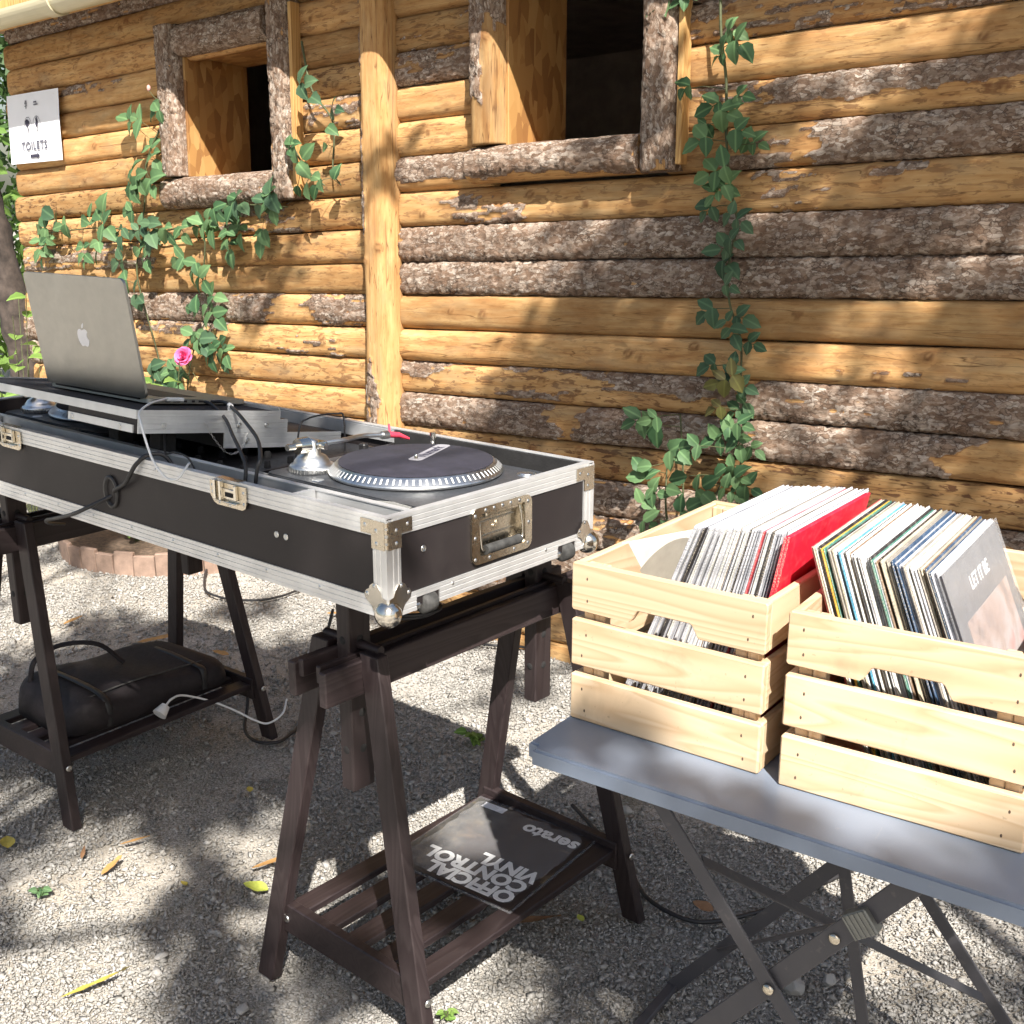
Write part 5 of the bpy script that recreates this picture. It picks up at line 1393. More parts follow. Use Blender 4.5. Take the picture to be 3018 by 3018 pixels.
# ------------------------------------------------------------------ trestles
def trestle(name, label, org, yaw, ztop):
    t = thing(name, label, 'trestle', loc=org, rz=-yaw, group='adjustable wooden trestles')
    cx = .25
    def leg(fx, fy, tx, ty):
        # rectangular leg from foot to top, lower end cut level
        w, d = .046, .026
        mb = MB()
        vs = [(fx + sx * w / 2, fy + sy * d / 2, .0) for sx, sy in ((-1, -1), (1, -1), (1, 1), (-1, 1))] + [(tx + sx * w / 2, ty + sy * d / 2, .755) for sx, sy in ((-1, -1), (1, -1), (1, 1), (-1, 1))]
        mb.add(vs, [(0, 3, 2, 1), (4, 5, 6, 7), (0, 1, 5, 4), (1, 2, 6, 5), (2, 3, 7, 6), (3, 0, 4, 7)])
        bm = bmesh.new(); me = mb.mesh(); bm.from_mesh(me); bmesh.ops.bevel(bm, geom=bm.edges[:], offset=.002, segments=1, affect='EDGES'); m2 = MB(); m2.bm(bm)
        return m2.build('leg', M['stain_z'], t)
    yn, yf = .062, .598
    legs = [leg(.028, .012, cx - .064, yn), leg(.478, .012, cx + .064, yn), leg(.028, .648, cx - .064, yf), leg(.478, .648, cx + .064, yf)]
    # paired rails (double section) on each side of the uprights
    for s in (-1, 1):
        x0 = cx + s * .0405
        mb = MB(); mb.box(x0 - .0095, x0 + .0095, -.035, .695, .678, .742, bev=.0025); mb.build('rail', M['stain'], t)
        x1 = cx + s * .0235
        mb = MB(); mb.box(x1 - .0062, x1 + .0062, -.028, .688, .716, .748, bev=.002); mb.build('guide_strip', M['stain'], t)
    for yy in (yn + .012, yf - .012):
        mb = MB(); mb.box(cx - .0165, cx + .0165, yy - .026, yy + .026, ztop - .39, ztop - .0285, bev=.0025); up_ = mb.build('upright', M['stain_z'], t)
        for zz in (ztop - .10, ztop - .17, ztop - .24, ztop - .31):
            for sx in (-1, 1):
                mb = MB(); mb.lathe([(0, .0003), (.0075, .0003), (.0078, 0)], 16); mb.v = [(cx + sx * (.0166 + v[2]), yy + v[0], zz + v[1]) for v in mb.v]; mb.build('peg_hole', M['foam'], up_)
        for zz in (ztop - .10, ztop - .31):
            mb = MB(); mb.lathe([(0, .0003), (.0075, .0003), (.0078, 0)], 16); mb.v = [(cx + v[0], yy - .0261 - v[2], zz + v[1]) for v in mb.v]; mb.build('peg_hole', M['foam'], up_)
        mb = MB(); mb.cyl((cx - .075, yy, .757), (cx + .070, yy, .757), .0085, 14); mb.build('peg', M['stain'], t)
        mb = MB(); mb.box(cx - .09, cx + .09, yy - .027, yy + .027, ztop - .028, ztop, bev=.003); mb.build('top_block', M['stain'], t)
    # low shelf
    for (yy, s) in ((.030, -1), (.630, 1)):
        mb = MB(); mb.box(.060, .446, yy - .011, yy + .011, .118, .182, bev=.0025); mb.build('cross_bar', M['stain'], t)
    for k in range(5):
        x = .088 + k * .082
        mb = MB(); mb.box(x - .024, x + .024, .0415, .6185, .150, .166, bev=.002); mb.build('shelf_slat', M['stain'], t)
    # zinc bolts
    def bolt(p, ori):
        mb = MB(); mb.lathe([(0, .0022), (.003, .0022), (.0052, .003), (.0072, .0022), (.0076, 0)], 14); mb.build('bolt', M['zinc'], t, mat4=Matrix.Translation(p) @ ori)
    RX = Matrix.Rotation(R(90), 4, 'X'); RY = Matrix.Rotation(R(90), 4, 'Y'); RYm = Matrix.Rotation(R(-90), 4, 'Y')
    bolt((cx + .0885, yn, .715), RY); bolt((cx + .0885, yf, .715), RY); bolt((cx - .0885, yn, .715), RYm)
    bolt((.086, .0188, .150), RX); bolt((.424, .0188, .150), RX)
    bolt((.473, .022, .155), RY); bolt((.473, .638, .155), RY)
    return t
STZ = CORG.z - 0.003
SYAW = 0.7125
TRE_R = Matrix.Translation((-0.5149, 1.9775, 0)) @ Matrix.Rotation(-SYAW, 4, 'Z')
trestle('trestle', 'dark brown wooden trestle under the near right end of the case', (-0.5149, 1.9775, 0), SYAW, STZ)
lo = TRE_R @ Vector((-1.275, 0.0, 0))
trestle('trestle', 'dark brown wooden trestle under the far left end of the case', tuple(lo), SYAW - R(3.0), STZ)
TRE_L = Matrix.Translation(lo) @ Matrix.Rotation(-(SYAW - R(3.0)), 4, 'Z')

# record sleeve on the near trestle's shelf
SLV = TRE_R @ Matrix.Translation((.246, .447, .1664)) @ Matrix.Rotation(R(5), 4, 'Z')
rs = thing('record_sleeve', 'dark control vinyl record sleeve in clear plastic lying on the trestle shelf', 'record', mat=SLV)
def mat_cover():
    N = NT('dark_landscape_cover')
    co = N.coords('Object')
    nz = N.noise(co, 9, 6, .62, .8)
    sx = N.n('ShaderNodeSeparateXYZ'); N.l(co, sx.inputs[0])
    base = N.ramp(nz, [(.3, (.018, .014, .015)), (.56, (.030, .023, .023)), (.66, (.10, .07, .045)), (.75, (.14, .10, .065))])
    # lighter rocky left part, brown ridge in the middle
    lf = N.ramp(N.math('ADD', sx.outputs[0], N.math('MULTIPLY', N.math('SUBTRACT', nz, .5), .22)), [(.38, (1, 1, 1)), (.56, (0, 0, 0))]) if False else N.ramp(N.math('ADD', N.math('MULTIPLY', sx.outputs[0], 3.0), N.math('ADD', .62, N.math('MULTIPLY', N.math('SUBTRACT', nz, .5), .7))), [(.30, (1, 1, 1)), (.50, (0, 0, 0))])
    rock = N.ramp(N.noise(co, 26, 5, .65), [(.35, (.035, .034, .034)), (.55, (.085, .08, .072)), (.72, (.16, .125, .08))])
    c = N.mix(lf, base, rock)
    return N.set(c, .55, Specular_IOR_Level=.25)
M['cover'] = mat_cover()
mb = MB(); mb.box(-.157, .157, -.157, .157, .0008, .0042, bev=.0006); mb.build('cover', M['cover'], rs)
def upside(me): return me
RZ = Matrix.Rotation(R(152), 4, 'Z')
TXT = Matrix.Rotation(R(90 + 62), 4, 'Z')
# lettering reads from the far side: its up direction points towards the camera
def put(txt, size, x, y, ang, off):
    mesh_obj('lettering', text_mesh(txt, size, off, 'LEFT', 0), M['white'], rs, mat4=Matrix.Translation((x, y, .0046)) @ Matrix.Rotation(R(ang), 4, 'Z'))
put('serato', .055, .142, .110, 180, .0020)
put('OFFICIAL', .053, .142, -.124, 180, .0026)
put('CONTROL', .053, .142, -.081, 180, .0026)
put('VINYL', .053, .142, -.038, 180, .0026)
mb = MB(); mb.box(-.13, -.07, .128, .150, .0047, .0049); mb.build('sticker', M['paper'], rs)
def mat_film():
    N = NT('clear_plastic_film')
    N.set((.9, .9, .92), .12, 0.0, N.bump(N.noise(N.coords(), 22, 4, .6, 1.5), .5, .004))
    tr = N.n('ShaderNodeBsdfTransparent'); mx_ = N.n('ShaderNodeMixShader'); mx_.inputs[0].default_value = .11
    N.l(tr.outputs[0], mx_.inputs[1]); N.l(N.b.outputs[0], mx_.inputs[2]); N.l(mx_.outputs[0], N.t.nodes['Material Output'].inputs[0])
    return N.mat
M['film'] = mat_film()
n = 12; vs = []
for j in range(n + 1):
    for i in range(n + 1):
        x = -.163 + .326 * i / n; y = -.163 + .332 * j / n
        e = max(abs(x), abs(y)) > .159
        vs.append((x, y, .0010 if e else .0058 + .0016 * math.sin(i * 2.3 + j) * math.cos(j * 1.7)))
mb = MB(); mb.add(vs, [(j * (n + 1) + i, j * (n + 1) + i + 1, (j + 1) * (n + 1) + i + 1, (j + 1) * (n + 1) + i) for j in range(n) for i in range(n)], 0, True); mb.build('plastic_cover', M['film'], rs)

# ------------------------------------------------------------------ bag on the far trestle's shelf
bag = thing('equipment_bag', 'dark brown zipped carrying bag lying on the far trestle shelf', 'bag', mat=TRE_L @ Matrix.Translation((.235, .33, .1665)))
def bagmesh():
    nx, ny = 14, 26; vs = []; fs = []
    m_ = MB()
    ring_n = 20
    for j in range(ny + 1):
        v = j / ny; y = -.235 + .50 * v
        endf = min(1, (min(v, 1 - v) / .10)) ** .5 if min(v, 1 - v) < .10 else 1
        hgt = (.108 - .026 * v) * (.55 + .45 * endf); wid = .165 * (.72 + .28 * endf)
        for k in range(ring_n):
            a = 6.2832 * k / ring_n
            c, s = math.cos(a), math.sin(a)
            ex = .36
            x = wid * math.copysign(abs(c) ** ex, c) * (1 - .12 * max(0, s)); z = hgt * .5 + hgt * .5 * math.copysign(abs(s) ** ex, s)
            x += .006 * math.sin(9 * v + 3 * a); z += (.005 * math.sin(13 * v + 2 * a) if s > 0 else 0)
            vs.append((x, y, max(0, z)))
    for j in range(ny):
        for k in range(ring_n): fs.append((j * ring_n + k, j * ring_n + (k + 1) % ring_n, (j + 1) * ring_n + (k + 1) % ring_n, (j + 1) * ring_n + k))
    fs += [tuple(range(ring_n))[::-1], tuple(range(ny * ring_n, (ny + 1) * ring_n))]
    m_.add(vs, fs, 0, True); return m_
bagmesh().build('body', M['bag'], bag)
mb = MB(); mb.tube(smooth_path([(.118, -.20, .095), (.125, -.05, .101), (.125, .10, .092), (.115, .23, .078)], 6), .0035, 6, flat=.6); mb.build('zip', M['rubber'], bag)
for yy in (-.14, .16):
    mb = MB(); mb.tube(smooth_path([(.166, yy, .02), (.164, yy, .075), (.12, yy, .106 - .055 * (yy + .235)), (0, yy, .112 - .055 * (yy + .235)), (-.12, yy, .106 - .055 * (yy + .235)), (-.164, yy, .075)], 5), .010, 6, flat=.3); mb.build('strap', M['black'], bag)
mb = MB(); mb.tube(smooth_path([(-.11, -.20, .09), (-.125, -.17, .14), (-.11, -.10, .165), (-.06, -.02, .155), (-.02, .03, .095)], 6), .008, 8, flat=.55); mb.build('handle', M['bag'], bag)
cable('extension_lead', 'white cable with a round white plug drooping from the far trestle shelf', [(-0.93, 2.809, 0.2), (-0.919, 2.832, 0.21), (-0.901, 2.876, 0.2), (-0.845, 2.929, 0.16), (-0.778, 2.949, 0.12), (-0.731, 2.955, 0.09), (-0.693, 2.964, 0.075), (-0.655, 2.985, 0.095), (-.65, 3.03, .12)], .0030, M['white'])
pl = bpy.data.objects['extension_lead']
mb = MB(); mb.cyl((-.012, -.022, -.016), (0, 0, 0), .020, 16, r2=.012); mb.build('plug', M['white'], pl)
# cables on the ground
G1 = 'black cables lying on the gravel'
cable('ground_cable', 'black cable running over the gravel from the near trestle to the folding table', [(0.16, 2.62, .012), (0.219, 2.49, 0.008), (0.267, 2.372, 0.008), (0.289, 2.284, 0.008), (0.306, 2.222, 0.008), (0.347, 2.168, 0.008), (0.4, 2.134, 0.008), (0.464, 2.139, 0.008), (0.52, 2.159, 0.008), (0.578, 2.183, 0.008), (0.627, 2.214, 0.008), (0.694, 2.265, 0.008), (1.2, 2.6, .008)], .0050, M['cable'], group=G1)
cable('ground_cable', 'black cable on the gravel far behind the near trestle', [(-0.45, 3.95, .008), (-0.11, 3.753, 0.008), (0.013, 3.732, 0.008), (0.078, 3.706, 0.008), (0.136, 3.733, 0.008), (0.196, 3.8, 0.008), (.5, 3.9, .008)], .0050, M['cable'], group=G1)
cable('ground_cable', 'black cable on the gravel between the two trestles', [(-1.30, 4.6, .008), (-1.275, 4.47, 0.008), (-1.227, 4.314, 0.008), (-1.152, 4.24, 0.008), (-1.09, 4.213, 0.008), (-0.991, 4.206, 0.008), (-0.917, 4.252, 0.008), (-0.862, 4.328, 0.008), (-0.808, 4.428, 0.008), (-.6, 4.5, .008)], .0050, M['cable'], group=G1)
cable('ground_cable', 'black cable looping round the foot of the far trestle', [(-.80, 3.2, .15), (-0.796, 3.156, 0.05), (-0.785, 3.061, 0.008), (-0.734, 2.985, 0.008), (-0.672, 2.980, 0.008), (-0.645, 3.033, 0.008), (-0.632, 3.073, 0.008), (-0.624, 3.161, 0.02), (-.60, 3.25, .10), (-.55, 3.3, .3)], .0050, M['cable'], group=G1)
cl_ = [(-.205 + .055 * math.cos(a) + .01 * a / 6, 1.93 + .04 * math.sin(a), .762 + .006 * a / 6.28) for a in [6.2832 * k / 12 for k in range(30)]]
tail = [(-.26, 1.99, .765), (-.30, 2.02, .60), (-.32, 2.05, .2), (-.33, 2.1, .01)]
cable('cable_coil', 'coil of black cable hanging under the near corner of the case', [(c[0], c[1] + .03, c[2] + .015) for c in cl_], .0036, M['cable'])
# ------------------------------------------------------------------ folding table
TYAW = 0.6133; TZ = 0.743; TLN, TDP = 0.775, 0.57
TAB = Matrix.Translation((.0167, 1.4984, 0)) @ Matrix.Rotation(-TYAW, 4, 'Z')
tb_ = thing('folding_table', 'slate blue folding metal table with crossed flat legs', 'table', mat=TAB)
mb = MB(); 
bm = bmesh.new(); bmesh.ops.create_cube(bm, size=1)
for v in bm.verts: v.co = Vector(((v.co.x + .5) * TLN, (v.co.y + .5) * TDP, TZ - .026 + (v.co.z + .5) * .0245))
bmesh.ops.bevel(bm, geom=[e for e in bm.edges if abs(e.verts[0].co.z - e.verts[1].co.z) > .01], offset=.018, segments=5, affect='EDGES')
bmesh.ops.bevel(bm, geom=[e for e in bm.edges if e.verts[0].co.z > TZ - .003 and e.verts[1].co.z > TZ - .003 and len(e.link_faces) == 2 and abs(e.calc_face_angle(0)) > .8], offset=.004, segments=3, affect='EDGES')
for v in bm.verts: v.co.z += .0015
mb.bm(bm); mb.build('table_top', M['table'], tb_)
def flatbar(p, q, w, d, name='leg_bar', bend=None):
    """flat steel bar between two points, wide face towards +-y"""
    p, q = Vector(p), Vector(q); a = (q - p); L = a.length; a.normalize()
    y = Vector((0, 1, 0)); y = (y - a * y.dot(a)).normalized(); z = a.cross(y)
    m4 = Matrix(((a.x, y.x, z.x, p.x), (a.y, y.y, z.y, p.y), (a.z, y.z, z.z, p.z), (0, 0, 0, 1)))
    mb = MB(); mb.box(0, L, -d / 2, d / 2, -w / 2, w / 2, bev=.001); return mb.build(name, M['tableleg_shaded'], tb_, mat4=m4)
for y, o in ((.045, .004), (.525, -.004)):
    flatbar((.19, y - o, TZ - .027), (.765, y - o, .006), .022, .005)
    flatbar((.565, y + o, TZ - .027), (.005, y + o, .006), .030 if y < .3 else .026, .005)
    mb = MB(); mb.lathe([(0, .004), (.005, .0036), (.0075, .002), (.008, 0)], 16); mb.build('rivet', M['nickel'], tb_, mat4=Matrix.Translation((.381, y - .0095, .478)) @ Matrix.Rotation(R(90), 4, 'X'))
mb = MB(); mb.lathe([(0, .004), (.005, .0036), (.0075, .002), (.008, 0)], 16); mb.build('rivet', M['nickel'], tb_, mat4=Matrix.Translation((.461, .045 + .004 - .0035, .584)) @ Matrix.Rotation(R(90), 4, 'X'))
# cross members and struts
for (x, z) in ((.762, .010), (.008, .010)): 
    mb = MB(); mb.box(x - .010, x + .010, .050, .520, z - .006, z + .006, bev=.002); mb.build('foot_bar', M['tableleg_shaded'], tb_)
for x in (.19, .565):
    mb = MB(); mb.box(x - .012, x + .012, .040, .530, TZ - .031, TZ - .0255, bev=.001); mb.build('top_bracket', M['table'], tb_)
def flatbar2(p, q, w, d):
    p, q = Vector(p), Vector(q); a = (q - p); L = a.length; a.normalize()
    y = Vector((.6, 0, .8)); y = (y - a * y.dot(a)).normalized(); z = a.cross(y)
    m4 = Matrix(((a.x, y.x, z.x, p.x), (a.y, y.y, z.y, p.y), (a.z, y.z, z.z, p.z), (0, 0, 0, 1)))
    mb = MB(); mb.box(0, L, -d / 2, d / 2, -w / 2, w / 2, bev=.0008); return mb.build('brace', M['tableleg_shaded'], tb_, mat4=m4)
flatbar2((.268, .052, .625), (.57, .515, .243), .018, .003)
flatbar((.365, .27, TZ - .027), (.505, .27, .006), .019, .004, 'support_strut')
flatbar2((.500, .062, .622), (.10, .515, .135), .007, .003)
mb = MB(); mb.box(.476, .512, .036, .056, .605, .640, bev=.002)
for k in range(5): mb.box(.478 + k * .007, .4805 + k * .007, .0345, .0362, .606, .639)
mb.build('lock_sleeve', M['clamp'], tb_, mat4=Matrix.Translation((.494, .046, .622)) @ Matrix.Rotation(R(-37), 4, 'Y') @ Matrix.Translation((-.494, -.046, -.622)))

# ------------------------------------------------------------------ wooden crates
CWX, CDY, CHZ = .31, .46, .25
def crate(name, label, org, yaw):
    c = thing(name, label, 'crate', loc=org, rz=-yaw, group='pine crates of records on the table')
    th = .0135
    rows = [(.0, .074), (.088, .162), (.176, .250)]
    def slat_x(y0, z0, z1, cut):
        mb = MB()
        if not cut:
            mb.box(.0, CWX, y0, y0 + th, z0 + .0005, z1, bev=.0025)
            return mb.build('slat', M['pine'], c)
        # hand hold: rounded notch in the lower edge
        pts = [(0.0, z0 + .003), (.003, z0), (.098, z0)]
        for k in range(6):
            t = k / 5; pts.append((.098 + .016 * t, z0 + .020 * (t * t * (3 - 2 * t))))
        for k in range(6):
            t = k / 5; pts.append((.196 + .016 * t, z0 + .020 * (1 - t * t * (3 - 2 * t))))
        pts += [(CWX - .003, z0), (CWX, z0 + .003), (CWX, z1 - .003), (CWX - .003, z1), (.003, z1), (0, z1 - .003)]
        mb.prism(pts, 'y', y0, y0 + th); me = mb.mesh()
        bm = bmesh.new(); bm.from_mesh(me); bmesh.ops.bevel(bm, geom=[e for e in bm.edges if abs(e.calc_face_angle(0)) > 1.2 and abs(e.verts[0].co.y - e.verts[1].co.y) < 1e-5], offset=.0015, segments=1, affect='EDGES')
        m2 = MB(); m2.bm(bm); return m2.build('slat', M['pine'], c)
    for i, (z0, z1) in enumerate(rows):
        for y0 in (0.0, CDY - th): slat_x(y0, z0, z1, i == 2)
        for x0 in (0.0, CWX - th):
            mb = MB(); mb.box(x0 + .0008, x0 + th - .0008, th + .0004, CDY - th - .0004, z0 + .0008, z1 - .0008, bev=.002); mb.build('side_slat', M['pine_y'], c)
    for x0 in (th + .0003, CWX - th - .0363):
        for y0 in (th + .0003, CDY - th - .0183):
            for dx in (0, .0185):
                mb = MB(); mb.box(x0 + dx, x0 + dx + .0178, y0, y0 + .018, .014, CHZ - .004, bev=.0015); mb.build('corner_post', M['pine_z'], c)
    for k in range(5):
        y = th + .004 + k * .0855
        mb = MB(); mb.box(th + .0004, CWX - th - .0004, y + .001, y + .074, .0015, .0125, bev=.0015); mb.build('floor_slat', M['pine'], c)
    # nail holes
    mb = MB(); mb.lathe([(0, .0003), (.0016, .0003), (.0018, -.0002)], 8); nm_ = mb.mesh('nail_hole'); nm_.materials.append(M['soil'])
    for z0, z1 in rows:
        for x in (.024, CWX - .024):
            for z in (z0 + .018, z1 - .022):
                o = bpy.data.objects.new('nail_hole', nm_); link(o, c); o.matrix_local = Matrix.Translation((x + rnd.uniform(-.004, .004), -.0001, z)) @ Matrix.Rotation(R(90), 4, 'X') @ Matrix.Diagonal((.8, 1.5, 1, 1))
    return c
K1Y, K2Y = .6357, .5902
K1 = Matrix.Translation((.0905, 1.5938, TZ)) @ Matrix.Rotation(-K1Y, 4, 'Z')
K2 = Matrix.Translation((.3614, 1.3839, TZ)) @ Matrix.Rotation(-K2Y, 4, 'Z')
crate('record_crate', 'left pine crate with records leaning to the right', (.0905, 1.5938, TZ), K1Y)
crate('record_crate', 'right pine crate with records leaning to the left', (.3614, 1.3839, TZ), K2Y)

# ------------------------------------------------------------------ records
def sleeve_mat(name, face, edge):
    N = NT(name)
    co = N.coords('Object')
    nz = N.noise(co, 14, 4)
    f = N.mix(N.ramp(nz, [(.4, (0, 0, 0)), (.65, (1, 1, 1))]), face, tuple(q * .7 for q in face))
    # small print along the spine (front edge)
    sy = N.n('ShaderNodeSeparateXYZ'); N.l(co, sy.inputs[0])
    sp = N.math('MULTIPLY', N.math('COMPARE', sy.outputs[1], 0.0, 0.0012), N.ramp(N.noise(N.coords('Object', (900, 1, 420)), 1.0, 2, 0.7), [(.50, (0, 0, 0)), (.56, (1, 1, 1))]))
    band = N.ramp(N.noise(N.coords('Object', (1, 1, 9)), 1.3, 1), [(.42, (0, 0, 0)), (.5, (1, 1, 1))])
    lum = sum(face) / 3
    f = N.mix(N.math('MULTIPLY', N.math('MULTIPLY', sp, band), .65), f, (.04, .035, .035) if lum > .3 else (.55, .5, .4))
    # worn paper shows at the edges
    return N.set(N.mix(N.math('MULTIPLY', N.ramp(N.noise(co, 90, 3), [(.5, (0, 0, 0)), (.75, (1, 1, 1))]), .5), f, edge), .45)
PAL = [((.72, .72, .74), (.55, .53, .5)), ((.62, .62, .66), (.5, .5, .5)), ((.78, .76, .70), (.55, .5, .42)), ((.035, .03, .03), (.25, .22, .2)), ((.30, .27, .23), (.45, .42, .38)), ((.55, .48, .36), (.6, .55, .45)), ((.62, .08, .10), (.6, .4, .38)), ((.05, .09, .16), (.3, .32, .36)), ((.08, .22, .17), (.4, .45, .4)), ((.22, .14, .09), (.45, .38, .3)), ((.45, .46, .50), (.6, .6, .6)), ((.72, .42, .06), (.6, .5, .3)), ((.10, .35, .50), (.5, .55, .6))]
SM = [sleeve_mat('sleeve_card_%s' % n, a, b) for n, (a, b) in zip(('white', 'pale_grey', 'cream', 'black', 'grey_brown', 'tan', 'red', 'navy', 'green', 'brown', 'silver', 'yellow', 'blue'), PAL)]
def record_mesh(thk):
    """sleeve 315 mm square: local y depth, z up, with a slightly bowed card and open mouth"""
    mb = MB(); mb.box(0, thk, 0, .315, 0, .315, bev=.0007)
    return mb.mesh('sleeve')
RM = [record_mesh(t) for t in (.0018, .0025, .0038)]
def record(label, Mx, mat, k=1, group=None, name='record_sleeve'):
    me = RM[k] if RM[k].materials and RM[k].materials[0] == mat else None
    key = (k, mat.name)
    if key not in RC:
        m2 = RM[k].copy(); m2.materials.clear(); m2.materials.append(mat); RC[key] = m2
    o = bpy.data.objects.new(name, RC[key]); link(o); o.matrix_world = Mx
    return tag(o, label, 'record', group)
RC = {}
SN = ['white edged', 'pale grey edged', 'cream edged', 'black edged', 'grey brown edged', 'tan edged', 'red edged', 'navy edged', 'green edged', 'brown edged', 'silvery edged', 'yellow edged', 'blue edged']
rr = random.Random(77)
# left crate, leaning right: angle goes from 22 to 10 degrees
NR = 70
order1 = []
for i in range(NR):
    f = i / (NR - 1)
    w_ = rr.random()
    order1.append(rr.choice([0, 0, 0, 1, 1, 1, 10, 2]) if w_ < .86 else rr.choice([3, 4, 5, 9, 4, 6]))
order1[0] = 0; order1[1] = 1; order1[2] = 0; order1[9] = 3; order1[52] = 6; order1[58] = 9; order1[59] = 4; order1[60] = 3
x = .034
for i in range(NR):
    f = i / (NR - 1)
    ang = R(21.5 - 11.0 * f)
    xb = .034 + (.237 - .034) * f
    k = rr.choice((0, 1, 1))
    dy = rr.uniform(-.006, .008); dz = rr.uniform(0, .003)
    Mx = K1 @ Matrix.Translation((xb, .088 + dy, .0128 + .0042 * math.sin(ang) + dz)) @ Matrix.Rotation(ang, 4, 'Y')
    lab = {9: 'black edged record among pale sleeves in the left crate', 52: 'dull red edged record in the left crate near its right side'}.get(i, SN[order1[i]] + ' record sleeve packed in the left crate leaning right')
    record(lab, Mx, SM[order1[i]], k, 'records in the left crate')
M['redcard'] = sleeve_mat('bright_red_card', (.80, .02, .05), (.75, .10, .12))
Mx = K1 @ Matrix.Translation((.2415, .066, .0145)) @ Matrix.Rotation(R(10.4), 4, 'Y')
record('bright red record sleeve at the right end of the left crate', Mx, M['redcard'], 2, 'records in the left crate')
Mx = K1 @ Matrix.Translation((.2458, .070, .0145)) @ Matrix.Rotation(R(10.2), 4, 'Y')
record('outermost bright red record sleeve facing the right crate', Mx, M['redcard'], 2, 'records in the left crate')
# white sleeve with a grey disc slumped at the left side of the left crate
Mx = K1 @ Matrix.Translation((.0175, .118, .0145)) @ Matrix.Rotation(R(3.0), 4, 'Y')
lr = thing('record_sleeve', 'white sleeve with a grey record disc slumped low at the left of the left crate', 'record', mat=K1 @ Matrix.Translation((.118, .046, .0135)) @ Matrix.Rotation(R(-30), 4, 'Y'))
lr.matrix_world = K1 @ Matrix.Translation((.033, .42, .0135)) @ Matrix.Rotation(R(12), 4, 'Y') @ Matrix.Rotation(R(-14), 4, 'Z')
mb = MB(); mb.box(-.0012, .0012, -.30, -.02, 0, .226, bev=.0005); mb.build('paper_sleeve', SM[0], lr)
mb = MB(); k = 40
vs = [(d, -.165 + r * math.cos(6.2832 * i / k), .118 + r * math.sin(6.2832 * i / k)) for d in (.0014, .0028) for r in (.098,) for i in range(k)]
mb.add(vs, [tuple(range(k))[::-1], tuple(range(k, 2 * k))] + [(i, (i + 1) % k, k + (i + 1) % k, k + i) for i in range(k)])
mb.build('disc', M['discgrey'], lr)
# right crate, leaning left
NR2 = 58
spec = {42: 4, 43: 2, 44: 5, 45: 0, 46: 2, 47: 1, 48: 4, 49: 5, 50: 9, 51: 7, 52: 4, 53: 7, 54: 1, 55: 10, 56: 1, 57: 0, 0: 6, 1: 5, 2: 2, 3: 3, 4: 3, 5: 11, 6: 8, 7: 3, 8: 2, 9: 4, 10: 5, 11: 0, 12: 10, 13: 12, 14: 0, 15: 3, 16: 2, 17: 9, 18: 0, 19: 0, 20: 2, 21: 0, 22: 0, 23: 2, 24: 1, 25: 0, 26: 3, 27: 3, 28: 8, 29: 0, 30: 9, 31: 3, 32: 5, 33: 4, 34: 4, 35: 4, 36: 7, 37: 7, 38: 10, 39: 7, 40: 1, 41: 10}
labs = {0: 'red record sleeve leaning at the left end of the right crate', 5: 'yellow spined record in the left part of the right crate', 6: 'green spined record beside the yellow one in the right crate', 13: 'blue edged record in the left half of the right crate', 28: 'green edged record in the right half of the right crate'}
for i in range(NR2):
    f = i / (NR2 - 1)
    ang = R(-18.5 - 4.0 * f)
    xb = .093 + (.281 - .093) * f
    k = rr.choice((0, 1, 1))
    dy = rr.uniform(-.006, .008); dz = rr.uniform(0, .003)
    Mx = K2 @ Matrix.Translation((xb, .086 + dy, .0145 + dz)) @ Matrix.Rotation(ang, 4, 'Y')
    record(labs.get(i, SN[spec.get(i, 4)] + ' record sleeve packed in the right crate leaning left'), Mx, SM[spec.get(i, 4)], k, 'records in the right crate')
# front cover at the right end, in a clear sleeve
fr = thing('record_sleeve', 'dark grey record cover in clear plastic at the right end of the right crate', 'record', mat=K2 @ Matrix.Translation((.2855, .080, .0145)) @ Matrix.Rotation(R(-22.8), 4, 'Y'))
mb = MB(); mb.box(0, .003, 0, .315, 0, .315, bev=.0006); mb.build('cover', plain('charcoal_card', (.040, .038, .045), .35, 0, .3, 20), fr)
def mat_blur():
    N = NT('blurred_portrait_panel')
    co = N.coords('Object')
    nz = N.noise(co, 11, 3, .5, .6)
    return N.set(N.ramp(nz, [(.3, (.09, .055, .045)), (.45, (.24, .15, .115)), (.58, (.30, .25, .24)), (.72, (.34, .09, .06))]), .4)
mb = MB(); mb.box(.0031, .0035, .040, .280, .015, .240, bev=.0002); mb.build('picture_panel', mat_blur(), fr)
tm = text_mesh('LET IT BE', .026, .0006)
for v in tm.vertices: v.co = Vector((0, v.co.x, v.co.y))
mesh_obj('lettering', tm, M['white'], fr, loc=(.0033, .158, .275))
mb = MB(); mb.box(-.0006, -.0003, -.004, .321, -.0002, .320); mb.box(.0045, .0048, -.004, .321, -.0002, .320); mb.build('plastic_cover', M['film'], fr)

